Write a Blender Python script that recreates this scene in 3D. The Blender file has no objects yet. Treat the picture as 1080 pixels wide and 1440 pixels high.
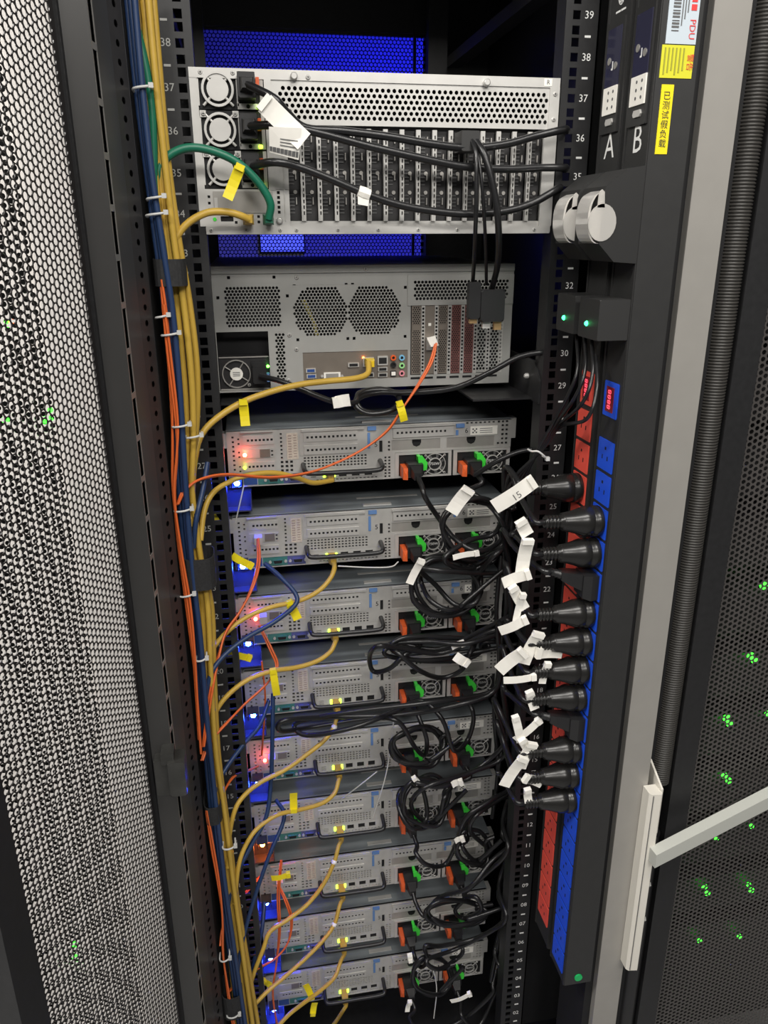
import bpy, bmesh, math, random
import numpy as np
from mathutils import Vector, Matrix
random.seed(7)
S = bpy.context.scene
C = S.collection

# ------------------------------------------------------------------ camera
CAM = Vector((-0.1826124, -1.0140711, 1.4425843))
CR = Vector((0.98452759, -0.17519268, -0.00359828))
CU = Vector((0.06222301, 0.3303298, 0.94181236))
CF = Vector((0.16381001, 0.92746415, -0.33611982))
FPX = 1091.525
cd = bpy.data.cameras.new('camera')
cam = bpy.data.objects.new('camera', cd)
C.objects.link(cam)
cam.matrix_world = Matrix(((CR.x, CU.x, -CF.x, CAM.x), (CR.y, CU.y, -CF.y, CAM.y), (CR.z, CU.z, -CF.z, CAM.z), (0, 0, 0, 1)))
cd.sensor_fit = 'HORIZONTAL'
cd.sensor_width = 36
cd.lens = 36 * FPX / 1080
cd.clip_start = 0.02
S.camera = cam

# ------------------------------------------------------------------ world, lights, exposure
w = bpy.data.worlds.new('world')
S.world = w
w.use_nodes = True
w.node_tree.nodes['Background'].inputs[0].default_value = (0.95, 0.97, 1.0, 1)
w.node_tree.nodes['Background'].inputs[1].default_value = 0.05


def area(name, loc, rot, size, size_y, watt, col):
    l = bpy.data.lights.new(name, 'AREA')
    l.shape = 'RECTANGLE'
    l.size = size
    l.size_y = size_y
    l.energy = watt
    l.color = col
    o = bpy.data.objects.new(name, l)
    C.objects.link(o)
    o.location = loc
    o.rotation_euler = rot
    return o


area('ceiling_lamp', (0.25, -1.15, 2.75), (math.radians(18), 0, 0), 1.2, 0.35, 17, (1, 0.965, 0.91))
area('ceiling_lamp', (-1.7, -0.95, 2.75), (math.radians(10), 0, 0), 1.2, 0.35, 52, (1, 0.965, 0.91))
area('ceiling_lamp', (0.5, -2.7, 2.75), (math.radians(35), 0, 0), 1.2, 0.35, 22, (1, 0.965, 0.91))
area('ceiling_lamp', (-1.2, -2.7, 2.75), (math.radians(35), 0, 0), 1.2, 0.35, 22, (1, 0.965, 0.91))
area('aisle_lamp_blue', (0.45, 1.15, 1.98), (math.radians(35), 0, 0), 0.8, 0.1, 9.5, (0.008, 0.012, 1))
S.view_settings.view_transform = 'Standard'
S.view_settings.look = 'None'
S.view_settings.exposure = 0.45
S.view_settings.gamma = 1
S.view_settings.use_curve_mapping = False

# ------------------------------------------------------------------ helpers


def ray(px, py):
    return CF + CR * ((px - 540) / FPX) + CU * ((720 - py) / FPX)


def at(px, py, Y):
    d = ray(px, py)
    return CAM + d * ((Y - CAM.y) / d.y)


def atx(px, py, X):
    d = ray(px, py)
    return CAM + d * ((X - CAM.x) / d.x)


MATS = {}


def mat(name, col, rough=0.5, metal=0.0, noise=0.0, scale=40, emit=0, ecol=None, bump=0.0, trans=0.0, spec=0.5, alpha=1.0, stretch=None):
    if name in MATS:
        return MATS[name]
    m = bpy.data.materials.new(name)
    m.use_nodes = True
    nt = m.node_tree
    b = nt.nodes['Principled BSDF']
    b.inputs['Base Color'].default_value = (*col, 1)
    b.inputs['Roughness'].default_value = rough
    b.inputs['Metallic'].default_value = metal
    b.inputs['Specular IOR Level'].default_value = spec
    b.inputs['Transmission Weight'].default_value = trans
    b.inputs['Alpha'].default_value = alpha
    if emit:
        b.inputs['Emission Color'].default_value = (*(ecol or col), 1)
        b.inputs['Emission Strength'].default_value = emit
    if noise or bump:
        tc = nt.nodes.new('ShaderNodeTexCoord')
        mp = nt.nodes.new('ShaderNodeMapping')
        n = nt.nodes.new('ShaderNodeTexNoise')
        n.inputs['Scale'].default_value = scale
        n.inputs['Detail'].default_value = 5
        if stretch:
            mp.inputs['Scale'].default_value = stretch
        nt.links.new(tc.outputs['Object'], mp.inputs['Vector'])
        nt.links.new(mp.outputs[0], n.inputs['Vector'])
        if noise:
            r = nt.nodes.new('ShaderNodeValToRGB')
            r.color_ramp.elements[0].position = 0.3
            r.color_ramp.elements[1].position = 0.7
            r.color_ramp.elements[0].color = (*[max(0, c * (1 - noise)) for c in col], 1)
            r.color_ramp.elements[1].color = (*[min(1, c * (1 + noise)) for c in col], 1)
            nt.links.new(n.outputs['Fac'], r.inputs[0])
            nt.links.new(r.outputs[0], b.inputs['Base Color'])
        if bump:
            bp = nt.nodes.new('ShaderNodeBump')
            bp.inputs['Strength'].default_value = bump
            bp.inputs['Distance'].default_value = 0.001
            nt.links.new(n.outputs['Fac'], bp.inputs['Height'])
            nt.links.new(bp.outputs[0], b.inputs['Normal'])
    MATS[name] = m
    return m


STEEL = mat('galvanised_steel', (0.56, 0.55, 0.525), 0.42, 0.35, 0.07, 60)
STEELB = mat('bright_steel', (0.60, 0.59, 0.565), 0.38, 0.35, 0.05, 40)
STEELD = mat('dull_steel', (0.40, 0.385, 0.36), 0.45, 0.4, 0.08, 50)
PCMET = mat('painted_grey_metal', (0.42, 0.42, 0.40), 0.45, 0.25, 0.05, 30)
BROWN = mat('nickel_brown_metal', (0.27, 0.235, 0.20), 0.4, 0.5, 0.08, 40)
BLACK = mat('black_powder_coat', (0.016, 0.016, 0.017), 0.45, 0, 0.15, 120, bump=0.05)
BLACKG = mat('black_gloss_paint', (0.014, 0.014, 0.016), 0.28, 0, 0.1, 60)
DARK = mat('dark_interior', (0.006, 0.006, 0.007), 0.7)
CARD = mat('dark_circuit_card', (0.022, 0.021, 0.022), 0.5, 0.1, 0.2, 90)
LID = mat('slate_lid_metal', (0.23, 0.255, 0.27), 0.42, 0.1, 0.15, 9, stretch=(1, 6, 1))
PDUG = mat('charcoal_aluminium', (0.033, 0.033, 0.033), 0.5, 0.2, 0.05, 80)
PLAS = mat('black_plastic', (0.017, 0.017, 0.018), 0.38)
RUB = mat('black_rubber', (0.013, 0.013, 0.014), 0.30)
GREYP = mat('grey_plastic', (0.12, 0.12, 0.12), 0.5)
SILV = mat('silver_paint', (0.36, 0.345, 0.32), 0.42, 0.25, 0.03, 30)
LIGHTP = mat('light_grey_paint', (0.78, 0.745, 0.715), 0.45, 0.05, 0.03, 30)
WHITE = mat('white_print', (0.85, 0.85, 0.83), 0.6)
SHADEPR = mat('shaded_white_print', (0.42, 0.42, 0.40), 0.6)  # white print with the left rail's shade put into its colour
PAPER = mat('white_paper', (0.92, 0.895, 0.83), 0.6, 0, 0.05, 30)
BEIGE = mat('beige_label', (0.60, 0.53, 0.45), 0.6, 0, 0.1, 300)
YEL = mat('yellow_cable_jacket', (0.56, 0.36, 0.055), 0.42, 0, 0.08, 25)
YTAG = mat('yellow_tape', (0.88, 0.72, 0.01), 0.5)
GRN = mat('green_cable_jacket', (0.008, 0.15, 0.085), 0.4)
BLU = mat('blue_cable_jacket', (0.018, 0.042, 0.115), 0.42)
ORA = mat('orange_fibre_jacket', (0.70, 0.135, 0.03), 0.4)
ORAP = mat('orange_plastic', (0.80, 0.13, 0.03), 0.4)
GRNP = mat('green_plastic', (0.06, 0.72, 0.06), 0.35)
REDO = mat('red_plastic', (0.95, 0.11, 0.075), 0.4)
BLUO = mat('blue_plastic', (0.018, 0.10, 0.80), 0.35)
BLUL = mat('pale_blue_plastic', (0.12, 0.24, 0.50), 0.5)
TEAL = mat('teal_plastic', (0.05, 0.19, 0.18), 0.4)
VIOL = mat('indigo_plastic', (0.09, 0.10, 0.26), 0.4)
USBB = mat('usb_blue_plastic', (0.03, 0.08, 0.28), 0.4)
TIE = mat('clear_nylon', (0.62, 0.62, 0.60), 0.4)
CLEAR = mat('clear_polycarbonate', (0.95, 0.92, 0.87), 0.15, trans=0.55)
SMOKE = mat('smoked_window', (0.05, 0.05, 0.09), 0.1, trans=0.3)
BRASS = mat('gold_contact', (0.75, 0.5, 0.25), 0.35, 0.8)
PINK = mat('maroon_mesh_metal', (0.26, 0.12, 0.11), 0.45, 0.4, 0.2, 90)
L_BLUE = mat('blue_led', (0.1, 0.2, 1), 0.4, emit=800, ecol=(0.012, 0.045, 1))
L_RED = mat('red_led', (1, 0.1, 0.05), 0.4, emit=45, ecol=(1, 0.07, 0.03))
L_ORA = mat('amber_led', (1, 0.3, 0.02), 0.4, emit=330, ecol=(1, 0.16, 0.01))
L_GRN = mat('green_led', (0.3, 1, 0.1), 0.4, emit=9, ecol=(0.1, 1, 0.05))
L_LIME = mat('lime_led', (0.6, 1, 0.1), 0.4, emit=5, ecol=(0.55, 1, 0.03))
L_NGR = mat('far_green_led', (0.1, 1, 0.1), 0.4, emit=4.5, ecol=(0.03, 0.9, 0.02))
L_DIG = mat('red_display_digits', (1, 0.1, 0.15), 0.4, emit=1.1, ecol=(1, 0.08, 0.13))


def cmul(a, b):
    return (a[0] * b, a[1] * b, a[2] * b)


class MB:
    def __init__(s):
        s.v = []
        s.f = []
        s.mi = []
        s.sm = []
        s.m = 0

    def add(s, vs, fs, smooth=False):
        o = len(s.v)
        s.v += [tuple(v) for v in vs]
        for f in fs:
            s.f.append([i + o for i in f])
            s.mi.append(s.m)
            s.sm.append(smooth)
        return s

    def box(s, x0, x1, y0, y1, z0, z1, ch=0):
        if ch > 0:
            return s.cbox(x0, x1, y0, y1, z0, z1, ch)
        s.add([(x0, y0, z0), (x1, y0, z0), (x1, y1, z0), (x0, y1, z0), (x0, y0, z1), (x1, y0, z1), (x1, y1, z1), (x0, y1, z1)],
              [(0, 3, 2, 1), (4, 5, 6, 7), (0, 1, 5, 4), (1, 2, 6, 5), (2, 3, 7, 6), (3, 0, 4, 7)])
        return s

    def cbox(s, x0, x1, y0, y1, z0, z1, c):
        bm = bmesh.new()
        for X, sx in ((x0, 1), (x1, -1)):
            for Y, sy in ((y0, 1), (y1, -1)):
                for Z, sz in ((z0, 1), (z1, -1)):
                    bm.verts.new((X + sx * c, Y, Z))
                    bm.verts.new((X, Y + sy * c, Z))
                    bm.verts.new((X, Y, Z + sz * c))
        # chamfered box from three points at every corner
        bmesh.ops.convex_hull(bm, input=list(bm.verts))
        s.hull_from(bm)
        return s

    def hull(s, pts):
        bm = bmesh.new()
        for p in pts:
            bm.verts.new(p)
        bmesh.ops.convex_hull(bm, input=list(bm.verts))
        return s.hull_from(bm)

    def hull_from(s, bm):
        bm.verts.index_update()
        s.add([v.co[:] for v in bm.verts], [[v.index for v in f.verts] for f in bm.faces])
        bm.free()
        return s

    def lathe(s, prof, o, ax, n=16, smooth=True):
        """prof: (radius, distance along ax)"""
        ax = Vector(ax).normalized()
        t = Vector((0, 0, 1)) if abs(ax.z) < 0.9 else Vector((1, 0, 0))
        a = ax.cross(t).normalized()
        b = ax.cross(a)
        o = Vector(o)
        vs = []
        for r, d in prof:
            for k in range(n):
                an = 2 * math.pi * k / n
                vs.append(o + ax * d + (a * math.cos(an) + b * math.sin(an)) * r)
        fs = []
        for i in range(len(prof) - 1):
            for k in range(n):
                k2 = (k + 1) % n
                fs.append((i * n + k, i * n + k2, (i + 1) * n + k2, (i + 1) * n + k))
        s.add(vs, fs, smooth)
        e = len(prof) - 1
        s.add(vs[:n], [tuple(range(n - 1, -1, -1))])
        s.add(vs[e * n:], [tuple(range(n))])
        return s

    def cyl(s, o, ax, r, l, n=14):
        return s.lathe([(r, 0), (r, l)], o, ax, n)

    def sphere(s, o, r, n=10):
        prof = [(max(1e-5, r * math.sin(math.pi * i / 6)), -r * math.cos(math.pi * i / 6)) for i in range(7)]
        return s.lathe(prof, o, (0, -1, 0), n)

    def ring(s, o, R, r2, y0, y1, n=24):
        """flat ring in the xz plane, outer R, inner r2"""
        ox, oz = o
        vs = []
        for rr, yy in ((R, y1), (R, y0), (r2, y0), (r2, y1)):
            for k in range(n):
                a = 2 * math.pi * k / n
                vs.append((ox + rr * math.cos(a), yy, oz + rr * math.sin(a)))
        fs = []
        for i in range(3):
            for k in range(n):
                k2 = (k + 1) % n
                fs.append((i * n + k, i * n + k2, (i + 1) * n + k2, (i + 1) * n + k))
        return s.add(vs, fs)

    def tube(s, pts, r, n=8, per=6):
        P = smooth_path(pts, per)
        m = len(P)
        T = [(P[min(i + 1, m - 1)] - P[max(i - 1, 0)]).normalized() for i in range(m)]
        t = Vector((0, 0, 1)) if abs(T[0].z) < 0.9 else Vector((1, 0, 0))
        a = T[0].cross(t).normalized()
        vs = []
        for i in range(m):
            a = (a - T[i] * a.dot(T[i])).normalized()
            b = T[i].cross(a)
            for k in range(n):
                an = 2 * math.pi * k / n
                vs.append(P[i] + (a * math.cos(an) + b * math.sin(an)) * r)
        fs = []
        for i in range(m - 1):
            for k in range(n):
                k2 = (k + 1) % n
                fs.append((i * n + k, i * n + k2, (i + 1) * n + k2, (i + 1) * n + k))
        s.add(vs, fs, True)
        s.add(vs[:n], [tuple(range(n - 1, -1, -1))])
        s.add(vs[-n:], [tuple(range(n))])
        return s

    def plate(s, x0, x1, z0, z1, holes=(), y=0.0, th=0.0012):
        """sheet in the xz plane facing -y with rectangular holes (x0,x1,z0,z1)"""
        rd = lambda t: round(t, 5)
        holes = [tuple(rd(t) for t in h) for h in holes]
        x0, x1, z0, z1 = rd(x0), rd(x1), rd(z0), rd(z1)
        xs = sorted({x0, x1} | {t for h in holes for t in h[:2] if x0 < t < x1})
        zs = sorted({z0, z1} | {t for h in holes for t in h[2:] if z0 < t < z1})
        ix = {t: i for i, t in enumerate(xs)}
        iz = {t: i for i, t in enumerate(zs)}
        G = [[True] * (len(zs) - 1) for _ in xs[:-1]]
        for h in holes:
            for i in range(ix[h[0]], ix[h[1]]):
                for j in range(iz[h[2]], iz[h[3]]):
                    G[i][j] = False
        for j in range(len(zs) - 1):
            i = 0
            while i < len(xs) - 1:
                if not G[i][j]:
                    i += 1
                    continue
                k = i
                while k < len(xs) - 1 and G[k][j]:
                    k += 1
                a, b, c, d = xs[i], xs[k], zs[j], zs[j + 1]
                s.add([(a, y, c), (b, y, c), (b, y, d), (a, y, d)], [(0, 1, 2, 3)])
                i = k
        for (a, b, c, d) in holes:
            s.add([(a, y, c), (b, y, c), (b, y, d), (a, y, d), (a, y + th, c), (b, y + th, c), (b, y + th, d), (a, y + th, d)],
                  [(0, 4, 5, 1), (1, 5, 6, 2), (2, 6, 7, 3), (3, 7, 4, 0)])
        a, b, c, d = x0, x1, z0, z1
        s.add([(a, y, c), (b, y, c), (b, y, d), (a, y, d), (a, y + th, c), (b, y + th, c), (b, y + th, d), (a, y + th, d)],
              [(0, 1, 5, 4), (1, 2, 6, 5), (2, 3, 7, 6), (3, 0, 4, 7)])
        return s

    def text(s, txt, size, o, ux, uz, align='CENTER', lift=0.0003):
        """lettering on the plane spanned by ux (reading direction) and uz (up)"""
        vs, fs = text_mesh(txt, align)
        o = Vector(o)
        ux = Vector(ux).normalized()
        uz = Vector(uz).normalized()
        n = ux.cross(uz) * lift
        s.add([o + n + ux * (v[0] * size) + uz * (v[1] * size) for v in vs], fs)
        return s

    def build(s, name, mats, parent=None, loc=None):
        me = bpy.data.meshes.new(name)
        off = Vector((0, 0, 0))
        if loc is not None:
            off = Vector(loc)
        me.from_pydata([tuple(Vector(v) - off) for v in s.v] if loc is not None else s.v, [], s.f)
        if not isinstance(mats, (list, tuple)):
            mats = [mats]
        for m in mats:
            me.materials.append(m)
        me.polygons.foreach_set('material_index', s.mi)
        me.polygons.foreach_set('use_smooth', s.sm)
        me.update()
        o = bpy.data.objects.new(name, me)
        C.objects.link(o)
        if parent:
            o.parent = parent
        elif loc is not None:
            o.location = loc
        return o


def smooth_path(pts, per=6):
    P = [Vector(p) for p in pts]
    if len(P) < 3:
        return P
    Q = [P[0] * 2 - P[1]] + P + [P[-1] * 2 - P[-2]]
    out = []
    for i in range(1, len(Q) - 2):
        p0, p1, p2, p3 = Q[i - 1], Q[i], Q[i + 1], Q[i + 2]
        for k in range(per):
            t = k / per
            out.append(0.5 * ((2 * p1) + (p2 - p0) * t + (2 * p0 - 5 * p1 + 4 * p2 - p3) * t * t + (3 * p1 - p0 - 3 * p2 + p3) * t ** 3))
    out.append(P[-1])
    return out


_TXT = {}


def text_mesh(txt, align='CENTER'):
    k = (txt, align)
    if k not in _TXT:
        cu = bpy.data.curves.new('t', 'FONT')
        cu.body = txt
        cu.align_x = align
        cu.align_y = 'CENTER'
        cu.resolution_u = 2
        o = bpy.data.objects.new('t', cu)
        C.objects.link(o)
        dg = bpy.context.evaluated_depsgraph_get()
        me = bpy.data.meshes.new_from_object(o.evaluated_get(dg))
        _TXT[k] = ([tuple(v.co) for v in me.vertices], [list(p.vertices) for p in me.polygons])
        bpy.data.objects.remove(o)
        bpy.data.curves.remove(cu)
        bpy.data.meshes.remove(me)
    return _TXT[k]


def perf(name, mats, parent, u0, u1, v0, v1, pitch, hr, to3, th=0.001, colwise=False, inside=None, margin=0.0, nside=12, back=True):
    """hexagonally perforated sheet; to3(u, v, d) maps to space, d = depth behind the front"""
    p = pitch
    rows = []
    if colwise:
        a0, a1, b0, b1 = v0, v1, u0, u1
    else:
        a0, a1, b0, b1 = u0, u1, v0, v1
    rh = p * math.sqrt(3) / 2
    nb = int((b1 - b0) / rh) + 1
    offb = ((b1 - b0) - nb * rh) / 2 + rh / 2
    ang = np.arange(12) * math.pi / 6
    outr = np.where(np.arange(12) % 2 == 0, p / 2, p / math.sqrt(3))
    V, F, MI = [], [], []
    n0 = 0
    na = int((a1 - a0) / p)
    offa = ((a1 - a0) - na * p) / 2 + p / 2
    for j in range(-1, nb + 1):
        b = b0 + offb + j * rh
        for i in range(-1, na + 2):
            a = a0 + offa + i * p + (p / 2 if j % 2 else 0)
            if a < a0 - p or a > a1 + p:
                continue
            A = np.clip(a + outr * np.cos(ang), a0, a1)
            B = np.clip(b + outr * np.sin(ang), b0, b1)
            ok = a - hr > a0 + margin and a + hr < a1 - margin and b - hr > b0 + margin and b + hr < b1 - margin
            if ok and inside is not None:
                ok = inside(*((b, a) if colwise else (a, b)))
            if ok:
                ha = a + hr * np.cos(ang)
                hb = b + hr * np.sin(ang)
                V.append(np.stack([np.concatenate([A, ha, ha]), np.concatenate([B, hb, hb]), np.concatenate([np.zeros(24), np.full(12, th)])], 1))
                for k in range(12):
                    k2 = (k + 1) % 12
                    F.append((n0 + k, n0 + k2, n0 + 12 + k2, n0 + 12 + k))
                    if th > 0:
                        F.append((n0 + 12 + k, n0 + 12 + k2, n0 + 24 + k2, n0 + 24 + k))
                n0 += 36
            else:
                if A.max() - A.min() < 1e-6 or B.max() - B.min() < 1e-6:
                    continue
                V.append(np.stack([A, B, np.zeros(12)], 1))
                F.append(tuple(range(n0, n0 + 12)))
                n0 += 12
    V = np.concatenate(V)
    if colwise:
        V = V[:, [1, 0, 2]]
        F = [f[::-1] for f in F]
    W = to3(V[:, 0], V[:, 1], V[:, 2])
    me = bpy.data.meshes.new(name)
    me.from_pydata(W.tolist(), [], F)
    for m in (mats if isinstance(mats, (list, tuple)) else [mats]):
        me.materials.append(m)
    o = bpy.data.objects.new(name, me)
    C.objects.link(o)
    o.parent = parent
    return o


def xz(y):
    return lambda u, v, d: np.stack([u, y + d, v], 1)


def tag(o, label, cat, group=None, kind=None):
    if label:
        o['label'] = label
    if cat:
        o['category'] = cat
    if group:
        o['group'] = group
    if kind:
        o['kind'] = kind
    return o


def thing(name, label, cat, loc=(0, 0, 0), group=None):
    o = bpy.data.objects.new(name, None)
    C.objects.link(o)
    o.empty_display_size = 0.02
    o.location = loc
    return tag(o, label, cat, group)


def copy_tree(o, parent=None):
    c = o.copy()
    C.objects.link(c)
    c.parent = parent
    for ch in list(o.children):
        copy_tree(ch, c)
    return c


mm = 0.001
U = 0.04445

# ------------------------------------------------------------------ the setting
ZF = -0.16
o = MB().box(-3, 3, -3, 4, ZF - 0.05, ZF).build('floor', mat('grey_floor_tile', (0.25, 0.25, 0.25), 0.4, 0, 0.1, 3))
o['kind'] = 'structure'
o = MB().box(-3, 3, 0.9, 1.75, 2.02, 2.05).build('added_light_block', mat('light_block_panel', (0.03, 0.03, 0.03), 0.6))  # added unseen panel, keeps the white lamps off the far wall
o['kind'] = 'structure'
o = MB().box(-3, 3, 1.7, 1.75, ZF, 2.02).build('wall_back', mat('grey_wall', (0.4, 0.4, 0.4), 0.6, 0, 0.05, 2))
o['kind'] = 'structure'

# ------------------------------------------------------------------ the rack
ZT = 2.0
rack = thing('server_cabinet', 'tall black server cabinet frame holding all the stacked rack servers', 'cabinet', (0, 0, ZF))


def rk(mb, name, m, parent=rack):
    """geometry given in world coordinates, parented to the rack"""
    off = Vector((0, 0, ZF))
    mb.v = [(v[0], v[1], v[2] - ZF) for v in mb.v]
    return mb.build(name, m, parent)


rk(MB().box(-0.375, -0.37, -0.04, 0.86, ZF, ZT), 'side_panel', BLACKG)
rk(MB().box(0.385, 0.39, -0.04, 0.86, ZF, ZT), 'side_panel', BLACKG)
rk(MB().box(-0.375, 0.39, -0.04, 0.86, ZT, ZT + 0.02), 'top_panel', BLACK)
rk(MB().box(-0.375, 0.39, -0.04, 0.86, ZF, ZF + 0.02), 'bottom_panel', BLACK)
# mounting rails with square holes and printed unit numbers
HZ = []
for k in range(1, 43):
    for d in (-15.875, 0, 15.875):
        HZ.append((k - 1) * U + d * mm)
for sgn in (-1, 1):
    mb = MB()
    xa, xb = sorted((sgn * 0.2205, sgn * 0.262))
    mb.plate(xa, xb, -0.06, 1.9, [(sgn * 0.2325 - 0.0047, sgn * 0.2325 + 0.0047, z - 0.0047, z + 0.0047) for z in HZ], 0.0, 0.002)
    xi = sgn * 0.2205
    # inner return flange with long slots, outer return flange
    a, b = sorted((xi, xi - sgn * 0.002))
    mb.box(a, b, 0.0, 0.03, -0.06, 1.9)
    a, b = sorted((sgn * 0.262, sgn * 0.26))
    mb.box(a, b, 0.0, 0.05, -0.06, 1.9)
    rail = rk(mb, 'mounting_rail', BLACK)
    mb = MB()
    for k in range(1, 43):
        z = (k - 1) * U
        if -0.05 < z < 1.88:
            mb.text('%02d' % k, 0.0118, (sgn * 0.248, 0.0, z - ZF), (1, 0, 0), (0, 0, 1), lift=0.0004)
            zz = z + U / 2 - ZF
            mb.box(sgn * 0.248 - 0.0038, sgn * 0.248 + 0.0038, -0.0004, 0.0001, zz - 0.0012, zz + 0.0012)
    mb.build('unit_numbers', SHADEPR if sgn < 0 else WHITE, rail)
    # black baffle behind the rail towards the side panel
    a, b = sorted((sgn * 0.26, sgn * 0.37))
    rk(MB().box(a, b, 0.05, 0.054, -0.06, 1.9), 'side_baffle', BLACK)
    # front rails, far inside
    a, b = sorted((sgn * 0.2225, sgn * 0.262))
    rk(MB().box(a, b, 0.74, 0.76, -0.06, 1.9), 'front_rail', BLACK)
# depth struts seen above the top server
rk(MB().box(0.262, 0.29, 0.05, 0.74, 1.765, 1.785), 'depth_strut', BLACK)
rk(MB().box(-0.29, -0.262, 0.05, 0.74, 1.765, 1.785), 'depth_strut', BLACK)
# front door: black frame round a perforated leaf
fr = MB()
fr.box(-0.375, -0.256, 0.86, 0.89, ZF, ZT).box(0.245, 0.39, 0.86, 0.89, ZF, ZT).box(-0.256, 0.245, 0.86, 0.89, 1.85, ZT)
fr.box(-0.256, 0.245, 0.86, 0.89, ZF, 1.2)
rk(fr, 'front_door_frame', BLACK)
dm = perf('front_door_mesh', BLACK, rack, -0.256, 0.245, 1.2 - ZF, 1.85 - ZF, 0.0085, 0.0035, xz(0.87))
dm['kind'] = 'stuff'
rk(MB().box(0.217, 0.222, 0.855, 0.866, 1.2, 1.9), 'lock_rod', BLACK)
# left column, a folded profile: grey face, slotted web, strip with round holes
LX = [(-0.3355, -0.150), (-0.3267, -0.150), (-0.3056, -0.150), (-0.3032, -0.132), (-0.2942, -0.10), (-0.2838, -0.075)]
mb = MB().box(-0.3345, -0.3056, -0.150, -0.143, ZF, ZT, 0.0015)
rk(mb, 'frame_column', mat('dark_satin_paint', (0.042, 0.041, 0.04), 0.3, 0.1, 0.05, 20))


def wall_strip(p, q, z0, z1, holes, th, name, m):
    """vertical sheet from p to q (x, y) with holes given as (s0, s1, z0, z1) along it"""
    p = Vector((*p, 0))
    q = Vector((*q, 0))
    L = (q - p).length
    d = (q - p) / L
    n = Vector((-d.y, d.x, 0))
    mb = MB().plate(0, L, z0, z1, holes, 0, th)
    mb.v = [tuple(p + d * v[0] + n * v[1] + Vector((0, 0, v[2]))) for v in mb.v]
    return rk(mb, name, m)


Lw = (Vector(LX[3]) - Vector(LX[2])).length
holes = []
z = 0.0
while z < 1.9:
    holes.append((Lw * 0.12, Lw * 0.88, z, z + 0.041))
    z += 0.0475
wall_strip(LX[2], LX[3], ZF, ZT, holes, 0.0007, 'slotted_strip', mat('satin_grey_edge', (0.34, 0.33, 0.31), 0.3, 0.4))
wall_strip(LX[3], LX[4], ZF, ZT, [], 0.002, 'column_web', mat('grey_satin_paint', (0.055, 0.055, 0.055), 0.38, 0.1))
mb = MB().box(-0.36, -0.3095, -0.142, -0.04, ZF, ZT)
rk(mb, 'column_core', DARK)
# strip with round holes
p, q = Vector((*LX[4], 0)), Vector((*LX[5], 0))
L = (q - p).length
d = (q - p) / L
n = Vector((-d.y, d.x, 0))
ST = mat('dark_strip_paint', (0.045, 0.043, 0.043), 0.4, 0.2, 0.1, 60)
mb = MB()
zp = 0.0172
k = 0
zz = 0.0
A12 = [2 * math.pi * i / 12 for i in range(12)]
while zz < 1.95:
    a0, a1 = 0.0, L
    oc = [(a0, zz), (L / 2, zz), (a1, zz), (a1, zz + zp / 2), (a1, zz + zp), (L / 2, zz + zp), (a0, zz + zp), (a0, zz + zp / 2)]
    cx, cz, hr = L * 0.5, zz + zp / 2, 0.0036
    hc = [(cx + hr * math.cos(t), cz + hr * math.sin(t)) for t in [math.radians(x) for x in (225, 270, 315, 0, 45, 90, 135, 180)]]
    vs = [tuple(p + d * u + Vector((0, 0, v))) for u, v in oc + hc]
    mb.add(vs, [(i, (i + 1) % 8, 8 + (i + 1) % 8, 8 + i) for i in range(8)])
    zz += zp
mb.add([tuple(p + d * u + Vector((0, 0, v))) for u, v in ((0, ZF), (L, ZF), (L, 0), (0, 0))], [(0, 1, 2, 3)])
rk(mb, 'punched_strip', ST)
mb = MB()
mb.add([tuple(p + d * u + n * 0.006 + Vector((0, 0, v))) for u, v in ((-0.004, ZF), (L + 0.0, ZF), (L + 0.0, ZT), (-0.004, ZT))], [(0, 1, 2, 3)])
rk(mb, 'strip_backing', DARK)
rk(MB().box(-0.3, -0.2835, -0.074, 0.05, ZF, ZT), 'channel_wall', BLACK)
# right column: bright silver face, black gap, latch strip
rk(MB().box(0.3205, 0.3635, -0.152, -0.06, ZF, ZT, 0.003), 'frame_column', SILV)
rk(MB().box(0.3075, 0.3205, -0.14, -0.05, ZF, ZT), 'inner_channel', DARK)
rk(MB().box(0.3645, 0.385, -0.13, -0.05, ZF, ZT), 'hinge_channel', DARK)
# latch catches on the columns
c0 = at(232, 1085, -0.16)
xa, xb, xc = at(218, 1085, -0.165).x, at(243, 1085, -0.165).x, at(262, 1085, -0.165).x
mb = MB().box(xa, xb, -0.168, -0.150, c0.z - 0.030, c0.z + 0.022, 0.002)
mb.box(xb - 0.004, xc, -0.178, -0.15, c0.z - 0.026, c0.z + 0.024, 0.003)
mb.box(xb - 0.012, xb + 0.004, -0.172, -0.15, c0.z + 0.018, c0.z + 0.034, 0.002)
rk(mb, 'latch_catch', mat('worn_catch_metal', (0.07, 0.07, 0.066), 0.35, 0.6, 0.2, 40))
for zq in (0.555, 0.275):
    rk(MB().cyl((0.3205, -0.13, zq), (-1, 0, 0), 0.006, 0.004).cyl((0.3165, -0.13, zq), (-1, 0, 0), 0.003, 0.003), 'frame_screw', STEEL)

# ------------------------------------------------------------------ opened perforated door on the left
HP = Vector((-0.3355, -0.152, 0))
AN = math.radians(20.5)
DT = Vector((-math.sin(AN), -math.cos(AN), 0))
DN = Vector((math.cos(AN), -math.sin(AN), 0))
door = thing('perforated_door', 'opened black hex-perforated cabinet door leaf left of the rack', 'door', (HP.x, HP.y, ZF + 0.03))


def dmap(u, v, d):
    W = np.zeros((len(u), 3))
    for i in range(3):
        W[:, i] = DT[i] * u - DN[i] * d
    W[:, 2] += v
    return W


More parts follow.
